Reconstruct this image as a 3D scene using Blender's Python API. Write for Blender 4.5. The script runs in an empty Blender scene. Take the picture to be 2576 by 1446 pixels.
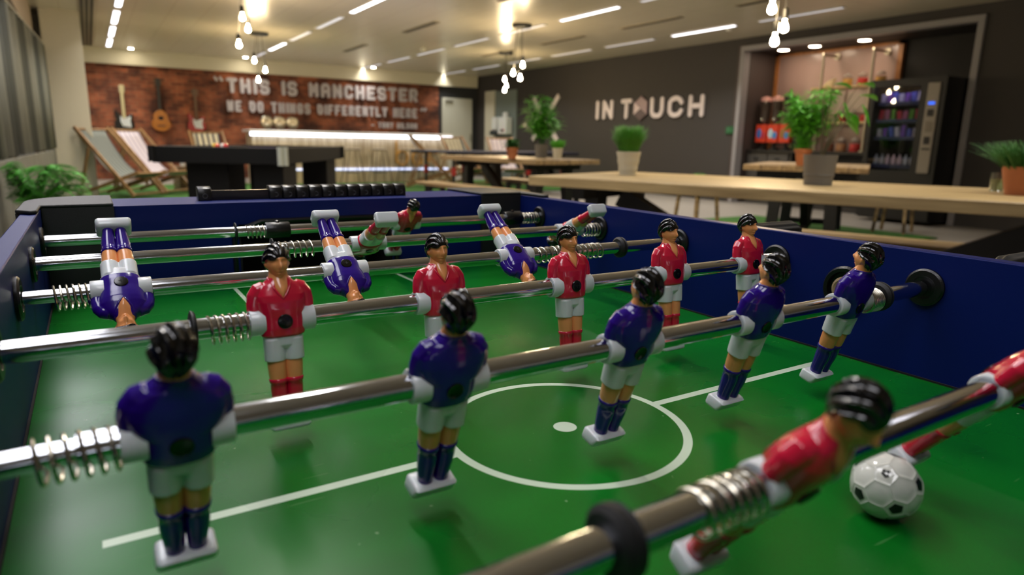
import bpy, math, random
import numpy as np
from mathutils import Vector, Matrix
R = math.radians
PI = math.pi
SC = bpy.context.scene
COL = SC.collection

# ------------------------------------------------------------------ camera, world, exposure
cam = bpy.data.cameras.new('camera')
cam.sensor_width = 36.0
cam.lens = 23.388
cam.clip_start = 0.02
cam.dof.use_dof = True
cam.dof.focus_distance = 0.60
cam.dof.aperture_fstop = 6.5
cam_ob = bpy.data.objects.new('camera', cam)
cam_ob.location = (-0.2783, -0.3680, 0.9502)
cam_ob.rotation_euler = (1.3556, -0.0186, -0.5561)
COL.objects.link(cam_ob)
SC.camera = cam_ob

wd = bpy.data.worlds.new('world')
wd.use_nodes = True
SC.world = wd
wd.node_tree.nodes['Background'].inputs[0].default_value = (0.75, 0.68, 0.56, 1)
wd.node_tree.nodes['Background'].inputs[1].default_value = 0.035
SC.view_settings.view_transform = 'Standard'
SC.view_settings.look = 'None'
SC.view_settings.exposure = 2.05
SC.view_settings.gamma = 1.0
SC.view_settings.use_curve_mapping = False

F = 0.75            # height of the playing surface above the floor
CEIL = 2.70
LIN = 1.6           # visible face of a lit linear ceiling light
LINW = 3.7          # watts each one throws downwards
BULB = 110.0         # filament bulbs

# ------------------------------------------------------------------ materials
def lin(c):
    return tuple(((x/255.0)/12.92 if x/255.0 <= 0.04045 else ((x/255.0+0.055)/1.055)**2.4) for x in c)

MATS = {}
def mat(name, rgb, rough=0.5, metal=0.0, coat=0.0, emit=None, estr=0.0, var=0.0, vscale=20.0, bump=0.0, bscale=80.0, trans=0.0, sss=0.0, spec=0.5, stretch=None, rvar=0.0):
    if name in MATS: return MATS[name]
    m = bpy.data.materials.new(name); m.use_nodes = True
    nt = m.node_tree; b = nt.nodes['Principled BSDF']; L = nt.links
    c = lin(rgb) + (1,)
    b.inputs['Base Color'].default_value = c
    b.inputs['Roughness'].default_value = rough
    b.inputs['Metallic'].default_value = metal
    b.inputs['Coat Weight'].default_value = coat
    b.inputs['Coat Roughness'].default_value = 0.06
    b.inputs['Specular IOR Level'].default_value = spec
    if trans: b.inputs['Transmission Weight'].default_value = trans
    if sss:
        b.inputs['Subsurface Weight'].default_value = sss
        b.inputs['Subsurface Scale'].default_value = 0.002
    if emit:
        b.inputs['Emission Color'].default_value = lin(emit) + (1,)
        b.inputs['Emission Strength'].default_value = estr
    tc = nt.nodes.new('ShaderNodeTexCoord')
    src = tc.outputs['Object']
    if stretch:
        mp = nt.nodes.new('ShaderNodeMapping'); mp.inputs['Scale'].default_value = stretch
        L.new(src, mp.inputs['Vector']); src = mp.outputs['Vector']
    n = nt.nodes.new('ShaderNodeTexNoise'); n.inputs['Scale'].default_value = vscale; n.inputs['Detail'].default_value = 5
    L.new(src, n.inputs['Vector'])
    v = max(var, 0.03)
    mx = nt.nodes.new('ShaderNodeMix'); mx.data_type = 'RGBA'
    mx.inputs['A'].default_value = tuple(x*(1-v) for x in c[:3]) + (1,)
    mx.inputs['B'].default_value = tuple(min(1, x*(1+v)) for x in c[:3]) + (1,)
    L.new(n.outputs['Fac'], mx.inputs['Factor']); L.new(mx.outputs['Result'], b.inputs['Base Color'])
    if rvar:
        mr = nt.nodes.new('ShaderNodeMapRange')
        mr.inputs['To Min'].default_value = max(0, rough-rvar); mr.inputs['To Max'].default_value = rough+rvar
        L.new(n.outputs['Fac'], mr.inputs['Value']); L.new(mr.outputs['Result'], b.inputs['Roughness'])
    if bump:
        n2 = nt.nodes.new('ShaderNodeTexNoise'); n2.inputs['Scale'].default_value = bscale; n2.inputs['Detail'].default_value = 4
        L.new(src, n2.inputs['Vector'])
        bp = nt.nodes.new('ShaderNodeBump'); bp.inputs['Strength'].default_value = bump; bp.inputs['Distance'].default_value = 0.002
        L.new(n2.outputs['Fac'], bp.inputs['Height']); L.new(bp.outputs['Normal'], b.inputs['Normal'])
    MATS[name] = m
    return m

def N(m, kind, **kw):
    n = m.node_tree.nodes.new(kind)
    for k, v in kw.items(): setattr(n, k, v)
    return n

def wood(name, dark, light, axis='Y', scale=1.0, rough=0.45, plank=0.0):
    """wood with grain running along an object axis; optional board joints"""
    if name in MATS: return MATS[name]
    m = bpy.data.materials.new(name); m.use_nodes = True; nt = m.node_tree; L = nt.links; b = nt.nodes['Principled BSDF']
    tc = N(m, 'ShaderNodeTexCoord'); mp = N(m, 'ShaderNodeMapping')
    s = {'X': (1.2, 14, 14), 'Y': (14, 1.2, 14), 'Z': (14, 14, 1.2)}[axis]
    mp.inputs['Scale'].default_value = tuple(x*scale for x in s)
    L.new(tc.outputs['Object'], mp.inputs['Vector'])
    n = N(m, 'ShaderNodeTexNoise'); n.inputs['Scale'].default_value = 1.6; n.inputs['Detail'].default_value = 8; n.inputs['Distortion'].default_value = 0.6
    L.new(mp.outputs['Vector'], n.inputs['Vector'])
    cr = N(m, 'ShaderNodeValToRGB'); cr.color_ramp.elements[0].position = 0.3; cr.color_ramp.elements[1].position = 0.7
    cr.color_ramp.elements[0].color = lin(dark)+(1,); cr.color_ramp.elements[1].color = lin(light)+(1,)
    L.new(n.outputs['Fac'], cr.inputs['Fac'])
    out = cr.outputs['Color']
    if plank:
        sx = N(m, 'ShaderNodeSeparateXYZ'); L.new(tc.outputs['Object'], sx.inputs[0])
        mm = N(m, 'ShaderNodeMath', operation='PINGPONG'); mm.inputs[1].default_value = plank/2
        L.new(sx.outputs['X' if axis == 'Y' else 'Y'], mm.inputs[0])
        lt = N(m, 'ShaderNodeMath', operation='LESS_THAN'); lt.inputs[1].default_value = 0.004
        L.new(mm.outputs[0], lt.inputs[0])
        mx = N(m, 'ShaderNodeMix', data_type='RGBA'); L.new(lt.outputs[0], mx.inputs['Factor']); L.new(out, mx.inputs['A'])
        mx.inputs['B'].default_value = tuple(x*0.45 for x in lin(dark))+(1,); out = mx.outputs['Result']
    L.new(out, b.inputs['Base Color']); b.inputs['Roughness'].default_value = rough
    MATS[name] = m; return m

def stripes(name, a, bcol, axis, period, duty=0.5, rough=0.8):
    if name in MATS: return MATS[name]
    m = bpy.data.materials.new(name); m.use_nodes = True; nt = m.node_tree; L = nt.links; b = nt.nodes['Principled BSDF']
    tc = N(m, 'ShaderNodeTexCoord'); sx = N(m, 'ShaderNodeSeparateXYZ'); L.new(tc.outputs['Object'], sx.inputs[0])
    ad = N(m, 'ShaderNodeMath', operation='ADD'); ad.inputs[1].default_value = 50*period; L.new(sx.outputs[axis], ad.inputs[0])
    md = N(m, 'ShaderNodeMath', operation='MODULO'); md.inputs[1].default_value = period; L.new(ad.outputs[0], md.inputs[0])
    lt = N(m, 'ShaderNodeMath', operation='LESS_THAN'); lt.inputs[1].default_value = period*duty; L.new(md.outputs[0], lt.inputs[0])
    mx = N(m, 'ShaderNodeMix', data_type='RGBA'); L.new(lt.outputs[0], mx.inputs['Factor'])
    mx.inputs['A'].default_value = lin(a)+(1,); mx.inputs['B'].default_value = lin(bcol)+(1,)
    L.new(mx.outputs['Result'], b.inputs['Base Color']); b.inputs['Roughness'].default_value = rough
    MATS[name] = m; return m

RED = mat('red_enamel', (206, 24, 58), 0.2, coat=0.6)
BLUE = mat('blue_enamel', (40, 10, 124), 0.17, coat=0.4, spec=0.4)
WHITE = mat('white_plastic', (214, 220, 222), 0.28, coat=0.35, sss=0.15)
SKIN = mat('painted_skin', (234, 156, 94), 0.28, coat=0.5)
HAIR = mat('black_painted_hair', (5, 5, 5), 0.12, coat=0.4)
BLACKP = mat('black_plastic', (14, 14, 15), 0.32, bump=0.12, bscale=700)
RUBBER = mat('black_rubber', (15, 15, 15), 0.55)
SCREWM = mat('screw_black_gloss', (6, 6, 6), 0.2)
NECKRIM = mat('collar_edge', (96, 88, 120), 0.4)
STEEL = mat('chromed_rod', (206, 210, 216), 0.10, metal=1.0, rvar=0.03, vscale=900, bump=0.03, bscale=1200, stretch=(0.03, 1, 1))
SPRING = mat('spring_wire', (206, 200, 182), 0.25, metal=1.0)
TBLUE = mat('blue_laminate', (9, 26, 92), 0.45, bump=0.06, bscale=1500, spec=0.16)
TBLACK = mat('corner_black_plastic', (24, 24, 25), 0.5, bump=0.25, bscale=1300)
DARK = mat('dark_void', (4, 4, 5), 0.8)
PAINTWHITE = mat('white_paint', (206, 204, 192), 0.6)
BLKSTEEL = mat('black_steel', (13, 13, 13), 0.5)
GREYW = mat('dark_grey_wall_paint', (56, 53, 52), 0.75, var=0.05, vscale=3)
CHROME = mat('chrome', (205, 205, 190), 0.15, metal=1.0)
TERRA = mat('terracotta', (172, 104, 62), 0.75, var=0.1, vscale=30)
POTWHITE = mat('white_pot', (196, 190, 168), 0.5)
POTGREY = mat('grey_pot', (108, 104, 96), 0.6)
SOIL = mat('soil', (34, 24, 16), 0.95, var=0.5, vscale=90)
LEAF = mat('leaf_green', (62, 128, 20), 0.5, var=0.4, vscale=40)
LEAFD = mat('leaf_dark_green', (40, 96, 26), 0.5, var=0.4, vscale=40)
LEAFB = mat('leaf_bright_green', (84, 168, 34), 0.45, var=0.35, vscale=30)
BULBM = mat('bulb_glow', (255, 235, 190), 0.3, emit=(255, 226, 176), estr=BULB)
LINM = mat('linear_diffuser', (240, 240, 240), 0.4, emit=(250, 246, 255), estr=LIN)
PANM = mat('panel_diffuser', (240, 240, 240), 0.4, emit=(250, 248, 255), estr=1.8)
LINOFF = mat('linear_diffuser_dim', (225, 225, 225), 0.4, emit=(240, 240, 255), estr=0.16)
LED = mat('led_strip', (255, 255, 255), 0.4, emit=(236, 240, 255), estr=1.4)
LED2 = mat('led_strip_low', (255, 255, 255), 0.4, emit=(190, 205, 255), estr=0.35)
FLOORM = mat('pale_vinyl_floor', (142, 136, 128), 0.45, var=0.12, vscale=4, stretch=(1, 0.3, 1))
WOODT = wood('oak_table_top', (126, 104, 66), (174, 151, 106), 'Y', plank=0.21)
WOODR = wood('rough_plank', (112, 88, 60), (176, 150, 108), 'Y', plank=0.19)
WOODC = wood('deck_chair_wood', (118, 86, 52), (158, 124, 84), 'Z')
WOODB = wood('whitewashed_bar_boards', (150, 132, 104), (200, 184, 158), 'Z', plank=0.0)

# ------------------------------------------------------------------ mesh helper
class MB:
    def __init__(s): s.v = []; s.f = []; s.m = []; s.mi = 0; s.T = None
    def add(s, vs, fs):
        o = len(s.v)
        if s.T is not None: vs = [tuple(s.T @ Vector(p)) for p in vs]
        s.v += [tuple(p) for p in vs]; s.f += [tuple(i+o for i in f) for f in fs]; s.m += [s.mi]*len(fs)
        return s
    def box(s, c, d, rot=None):
        x, y, z = d[0]/2, d[1]/2, d[2]/2
        vs = [Vector((sx*x, sy*y, sz*z)) for sz in (-1, 1) for sy in (-1, 1) for sx in (-1, 1)]
        if rot is not None: vs = [rot @ p for p in vs]
        vs = [p+Vector(c) for p in vs]
        return s.add(vs, [(0, 2, 3, 1), (4, 5, 7, 6), (0, 1, 5, 4), (2, 6, 7, 3), (0, 4, 6, 2), (1, 3, 7, 5)])
    def span(s, a, b):
        return s.box([(a[i]+b[i])/2 for i in range(3)], [abs(b[i]-a[i]) for i in range(3)])
    def bar(s, p0, p1, w, h, up=(0, 0, 1)):
        p0 = Vector(p0); p1 = Vector(p1); d = (p1-p0); l = d.length; d.normalize()
        u = Vector(up)
        if abs(d.dot(u)) > 0.99: u = Vector((1, 0, 0))
        a = d.cross(u).normalized(); b = a.cross(d).normalized()
        M = Matrix((a, d, b)).transposed()
        return s.box((p0+p1)/2, (w, l, h), M)
    def rings(s, rs, cap0=True, cap1=True, closed=True):
        n = len(rs[0]); vs = [p for r in rs for p in r]; fs = []
        for i in range(len(rs)-1):
            for j in range(n if closed else n-1):
                k = (j+1) % n
                fs.append((i*n+j, i*n+k, (i+1)*n+k, (i+1)*n+j))
        if cap0: fs.append(tuple(range(n))[::-1])
        if cap1: fs.append(tuple((len(rs)-1)*n+j for j in range(n)))
        return s.add(vs, fs)
    def lathe(s, prof, n=24, M=None, cap0=True, cap1=True):
        rs = []
        for r, z in prof:
            ring = [Vector((r*math.cos(2*PI*j/n), r*math.sin(2*PI*j/n), z)) for j in range(n)]
            if M is not None: ring = [M @ p for p in ring]
            rs.append(ring)
        return s.rings(rs, cap0, cap1)
    def cyl(s, p0, p1, r0, r1=None, n=16):
        r1 = r0 if r1 is None else r1
        return s.tube([p0, p1], [r0, r1], n)
    def tube(s, pts, r, n=8, caps=True, closed=False):
        pts = [Vector(p) for p in pts]; m = len(pts); rs = []
        rr = r if isinstance(r, (list, tuple)) else [r]*m
        pu = None
        for i, p in enumerate(pts):
            if closed: t = pts[(i+1) % m]-pts[i-1]
            else: t = pts[min(i+1, m-1)]-pts[max(i-1, 0)]
            t.normalize()
            if pu is None:
                u = t.cross(Vector((0, 0, 1)))
                if u.length < 1e-3: u = t.cross(Vector((0, 1, 0)))
            else: u = pu - t*pu.dot(t)
            u.normalize(); w = t.cross(u); pu = u
            rs.append([p+(u*math.cos(2*PI*j/n)+w*math.sin(2*PI*j/n))*rr[i] for j in range(n)])
        if closed: rs.append(rs[0]); caps = False
        return s.rings(rs, caps, caps)
    def loft(s, secs, n=32, e=2.3):
        """sections (z, cx, cy, hx, hy)"""
        rs = []
        for z, cx, cy, hx, hy in secs:
            ring = []
            for j in range(n):
                a = 2*PI*j/n; c = math.cos(a); q = math.sin(a)
                ring.append((cx+hx*math.copysign(abs(c)**(2/e), c), cy+hy*math.copysign(abs(q)**(2/e), q), z))
            rs.append(ring)
        return s.rings(rs)
    def sphere(s, c, r, n=16, m=10):
        if not isinstance(r, (tuple, list)): r = (r, r, r)
        rs = []
        for i in range(m+1):
            th = PI*(0.02+0.96*i/m)
            rs.append([(c[0]+r[0]*math.sin(th)*math.cos(2*PI*j/n), c[1]+r[1]*math.sin(th)*math.sin(2*PI*j/n), c[2]-r[2]*math.cos(th)) for j in range(n)])
        return s.rings(rs)
    def prism(s, poly, z0, z1, M=None):
        a = [Vector((x, y, z0)) for x, y in poly]; b = [Vector((x, y, z1)) for x, y in poly]
        if M is not None: a = [M @ p for p in a]; b = [M @ p for p in b]
        return s.rings([a, b])
    def mesh(s, name, mats, smooth=True, ang=38):
        me = bpy.data.meshes.new(name); me.from_pydata(s.v, [], s.f)
        for m in (mats if isinstance(mats, (list, tuple)) else [mats]): me.materials.append(m)
        if any(s.m): me.polygons.foreach_set('material_index', s.m)
        me.validate(); me.update()
        fix_normals(me)
        if smooth:
            me.shade_smooth(); me.set_sharp_from_angle(angle=R(ang))
        return me
    def build(s, name, mats, parent=None, smooth=True, bevel=0.0, ang=38, loc=None, rot=None, seg=2):
        me = s.mesh(name, mats, smooth, ang)
        o = bpy.data.objects.new(name, me); COL.objects.link(o)
        if parent is not None: o.parent = parent
        if loc is not None: o.location = loc
        if rot is not None: o.rotation_euler = rot
        if bevel:
            bv = o.modifiers.new('bevel', 'BEVEL'); bv.width = bevel; bv.segments = seg; bv.limit_method = 'ANGLE'; bv.angle_limit = R(40)
        return o

import bmesh
def fix_normals(me):
    bm = bmesh.new(); bm.from_mesh(me); bmesh.ops.recalc_face_normals(bm, faces=bm.faces); bm.to_mesh(me); bm.free()

def tag(o, label=None, cat=None, group=None, kind=None):
    if label: o['label'] = label
    if cat: o['category'] = cat
    if group: o['group'] = group
    if kind: o['kind'] = kind
    return o
def thing(name, label, cat, loc=(0, 0, 0), rz=0, group=None):
    o = bpy.data.objects.new(name, None); o.empty_display_size = 0.05; COL.objects.link(o)
    o.location = loc; o.rotation_euler = (0, 0, rz)
    return tag(o, label, cat, group)
def struct(o): o['kind'] = 'structure'; return o
def copy_tree(o, parent=None):
    c = o.copy(); COL.objects.link(c); c.parent = parent
    for ch in list(o.children): copy_tree(ch, c)
    return c
def remeshed(mb, name, m, voxel, smooth_it, scale=0.001, pre=None):
    me = mb.mesh(name+'_raw', m, smooth=False)
    o = bpy.data.objects.new(name+'_raw', me); COL.objects.link(o)
    r = o.modifiers.new('r', 'REMESH'); r.mode = 'VOXEL'; r.voxel_size = voxel; r.use_smooth_shade = True
    sm = o.modifiers.new('s', 'SMOOTH'); sm.factor = 0.5; sm.iterations = smooth_it
    dg = bpy.context.evaluated_depsgraph_get()
    out = bpy.data.meshes.new_from_object(o.evaluated_get(dg)); out.name = name
    bpy.data.objects.remove(o); bpy.data.meshes.remove(me)
    out.transform(Matrix.Scale(scale, 4))
    out.materials.clear(); out.materials.append(m); out.shade_smooth()
    return out
def ob(name, me, parent=None):
    o = bpy.data.objects.new(name, me); COL.objects.link(o); o.parent = parent; return o

# ================================================================== ROOM
def room():
    WY = 16.6; WX = 9.1; LX = -0.92
    f = MB(); f.span((-6, -6, -0.1), (12, 18, 0)); struct(f.build('floor', FLOORM, smooth=False))
    # glossy planked metal ceiling
    m = bpy.data.materials.new('ceiling_panels'); m.use_nodes = True; nt = m.node_tree; L = nt.links; b = nt.nodes['Principled BSDF']
    tc = N(m, 'ShaderNodeTexCoord'); sx = N(m, 'ShaderNodeSeparateXYZ'); L.new(tc.outputs['Object'], sx.inputs[0])
    def joint(axis, per, w):
        pp = N(m, 'ShaderNodeMath', operation='PINGPONG'); pp.inputs[1].default_value = per/2; L.new(sx.outputs[axis], pp.inputs[0])
        lt = N(m, 'ShaderNodeMath', operation='LESS_THAN'); lt.inputs[1].default_value = w; L.new(pp.outputs[0], lt.inputs[0]); return lt.outputs[0]
    mxm = N(m, 'ShaderNodeMath', operation='MAXIMUM'); L.new(joint('X', 0.45, 0.004), mxm.inputs[0]); L.new(joint('Y', 1.6, 0.004), mxm.inputs[1])
    mx = N(m, 'ShaderNodeMix', data_type='RGBA'); L.new(mxm.outputs[0], mx.inputs['Factor'])
    mx.inputs['A'].default_value = lin((206, 198, 178))+(1,); mx.inputs['B'].default_value = lin((184, 175, 154))+(1,)
    L.new(mx.outputs['Result'], b.inputs['Base Color']); b.inputs['Roughness'].default_value = 0.26; b.inputs['Specular IOR Level'].default_value = 0.6
    c = MB(); c.span((-6, -6, CEIL), (12, 18, CEIL+0.1)); struct(c.build('ceiling', m, smooth=False))
    # brick wall
    m = bpy.data.materials.new('brick'); m.use_nodes = True; nt = m.node_tree; L = nt.links; b = nt.nodes['Principled BSDF']
    tc = N(m, 'ShaderNodeTexCoord'); sx = N(m, 'ShaderNodeSeparateXYZ'); cb = N(m, 'ShaderNodeCombineXYZ')
    L.new(tc.outputs['Object'], sx.inputs[0]); L.new(sx.outputs['X'], cb.inputs['X']); L.new(sx.outputs['Z'], cb.inputs['Y'])
    br = N(m, 'ShaderNodeTexBrick'); br.inputs['Scale'].default_value = 1.0
    br.inputs['Brick Width'].default_value = 0.23; br.inputs['Row Height'].default_value = 0.075; br.inputs['Mortar Size'].default_value = 0.008
    br.inputs['Color1'].default_value = lin((150, 88, 60))+(1,); br.inputs['Color2'].default_value = lin((92, 48, 36))+(1,); br.inputs['Mortar'].default_value = lin((134, 100, 76))+(1,)
    br.inputs['Bias'].default_value = -0.1
    L.new(cb.outputs[0], br.inputs['Vector'])
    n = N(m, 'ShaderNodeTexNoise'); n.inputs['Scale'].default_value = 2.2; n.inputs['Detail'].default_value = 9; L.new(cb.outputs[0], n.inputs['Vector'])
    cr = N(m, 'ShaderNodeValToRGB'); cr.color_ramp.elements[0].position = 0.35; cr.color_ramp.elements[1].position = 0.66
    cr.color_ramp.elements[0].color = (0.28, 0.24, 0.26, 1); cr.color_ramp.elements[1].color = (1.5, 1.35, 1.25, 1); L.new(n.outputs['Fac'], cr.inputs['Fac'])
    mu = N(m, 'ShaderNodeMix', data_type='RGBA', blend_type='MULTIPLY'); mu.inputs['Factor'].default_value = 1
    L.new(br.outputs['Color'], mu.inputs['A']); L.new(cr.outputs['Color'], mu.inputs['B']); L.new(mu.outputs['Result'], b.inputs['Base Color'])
    bp = N(m, 'ShaderNodeBump'); bp.inputs['Strength'].default_value = 0.6; bp.inputs['Distance'].default_value = 0.01
    L.new(br.outputs['Fac'], bp.inputs['Height']); bp.invert = True; L.new(bp.outputs['Normal'], b.inputs['Normal']); b.inputs['Roughness'].default_value = 0.85
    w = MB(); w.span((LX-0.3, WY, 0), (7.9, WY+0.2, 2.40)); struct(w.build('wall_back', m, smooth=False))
    cream = mat('cream_paint', (206, 200, 176), 0.6)
    w = MB(); w.span((LX-0.3, WY-0.10, 2.40), (9.05, WY+0.2, CEIL)); struct(w.build('trim_1', cream, smooth=False))
    w = MB(); w.span((7.9, WY+0.05, 0), (9.3, WY+0.2, 2.40)); struct(w.build('wall_back_alcove', mat('charcoal_paint', (44, 46, 50), 0.7), smooth=False))
    d = MB(); d.span((8.0, WY-0.01, 0.0), (8.93, WY+0.05, 2.10)); dd = struct(d.build('door_1', mat('white_door', (196, 198, 186), 0.5), bevel=0.004))
    h = MB(); h.bar((8.86, WY-0.05, 0.95), (8.86, WY-0.05, 1.15), 0.02, 0.02); h.box((8.86, WY-0.03, 1.05), (0.03, 0.05, 0.02)); h.build('door_handle', CHROME, dd)
    h = MB(); h.box((8.2, WY-0.035, 2.02), (0.22, 0.05, 0.06)); h.build('door_closer', mat('closer_grey', (150, 148, 138), 0.4, metal=0.6), dd, bevel=0.004)
    # right dark wall with the kitchen niche (y 3.95..7.45, up to z 2.5)
    w = MB()
    w.span((WX, 7.45, 0), (WX+0.15, WY+0.2, CEIL)); w.span((WX, 3.95, 2.5), (WX+0.15, 7.45, CEIL)); w.span((WX, -6, 0), (WX+0.15, 3.95, CEIL))
    struct(w.build('wall_right', GREYW, smooth=False))
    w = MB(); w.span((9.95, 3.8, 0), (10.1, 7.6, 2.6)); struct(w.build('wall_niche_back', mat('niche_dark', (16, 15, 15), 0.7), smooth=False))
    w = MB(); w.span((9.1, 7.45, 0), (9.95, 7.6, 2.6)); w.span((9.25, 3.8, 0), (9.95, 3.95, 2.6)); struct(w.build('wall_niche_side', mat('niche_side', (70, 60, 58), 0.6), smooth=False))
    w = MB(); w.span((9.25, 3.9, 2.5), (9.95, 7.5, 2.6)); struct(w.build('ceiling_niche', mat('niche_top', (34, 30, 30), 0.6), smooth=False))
    w = MB(); w.span((9.06, 7.44, 0), (9.22, 7.52, 2.49)); w.span((9.06, 3.88, 0), (9.22, 3.96, 2.49)); w.span((9.06, 3.88, 2.49), (9.22, 7.52, 2.57))
    struct(w.build('trim_2', mat('niche_frame_grey', (138, 136, 140), 0.4), bevel=0.006))
    # pinkish plywood-edged splashback
    w = MB(); w.span((9.91, 5.35, 0.9), (9.95, 7.42, 2.47)); s = struct(w.build('trim_3', mat('splashback_glass', (164, 138, 132), 0.25, var=0.08, vscale=2)))
    e = MB(); e.span((9.88, 5.28, 0.9), (9.95, 5.35, 2.49)); e.span((9.88, 7.38, 0.9), (9.95, 7.44, 2.49)); e.span((9.88, 5.28, 2.45), (9.95, 7.44, 2.49))
    e.build('edge_strip', wood('plywood_edge', (150, 92, 44), (190, 130, 76), 'Z'), s)
    # opening on the right wall, far end
    w = MB(); w.span((9.03, 15.55, 0), (9.1, 16.05, 2.28)); struct(w.build('trim_4', mat('white_post', (200, 198, 180), 0.6)))
    w = MB(); w.span((9.07, 14.5, 0), (9.1, 15.55, 2.26)); struct(w.build('trim_5', mat('teal_grey_panel', (112, 124, 122), 0.6)))
    # white column and blind-covered window wall on the left
    w = MB(); w.span((-0.71, 11.8, 0), (-0.22, 12.45, CEIL)); struct(w.build('wall_column', mat('column_white', (206, 200, 178), 0.6), smooth=False))
    w = MB(); w.span((-0.86, 12.4, 0), (-0.72, WY, CEIL)); struct(w.build('wall_left_rear', mat('column_white', (206, 200, 178), 0.6), smooth=False))
    w = MB(); w.span((-1.45, 0, 0), (-1.35, 12.4, CEIL)); struct(w.build('wall_left', mat('left_wall_dark', (40, 42, 40), 0.6), smooth=False))
    w = MB(); w.span((-1.35, 2.0, 2.24), (-0.80, 11.8, CEIL)); struct(w.build('trim_6', mat('pelmet_beige', (150, 134, 116), 0.6), smooth=False))
    g = MB(); g.span((-1.34, 2.5, 0.05), (-1.32, 11.78, 2.22)); struct(g.build('window_1', mat('dark_window_glass', (30, 36, 36), 0.1, coat=0.5)))
    w = MB(); w.span((-1.32, 2.0, 0.60), (-1.16, 11.79, 0.65)); struct(w.build('trim_7', mat('sill_grey', (140, 138, 124), 0.5)))
    # fake grass carpet
    g = MB()
    zz = []
    def sheet(x0, y0, x1, y1): g.span((x0, y0, 0.0), (x1, y1, 0.018))
    sheet(-0.70, 10.7, 9.08, 14.3); sheet(4.9, 3.3, 7.5, 5.7)
    t = tag(g.build('artificial_grass', mat('artificial_grass', (44, 92, 18), 0.95, var=0.45, vscale=60, bump=1.0, bscale=200), smooth=False), 'bright green artificial grass carpet laid over the pale floor', 'grass', kind='stuff')
room()

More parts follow.
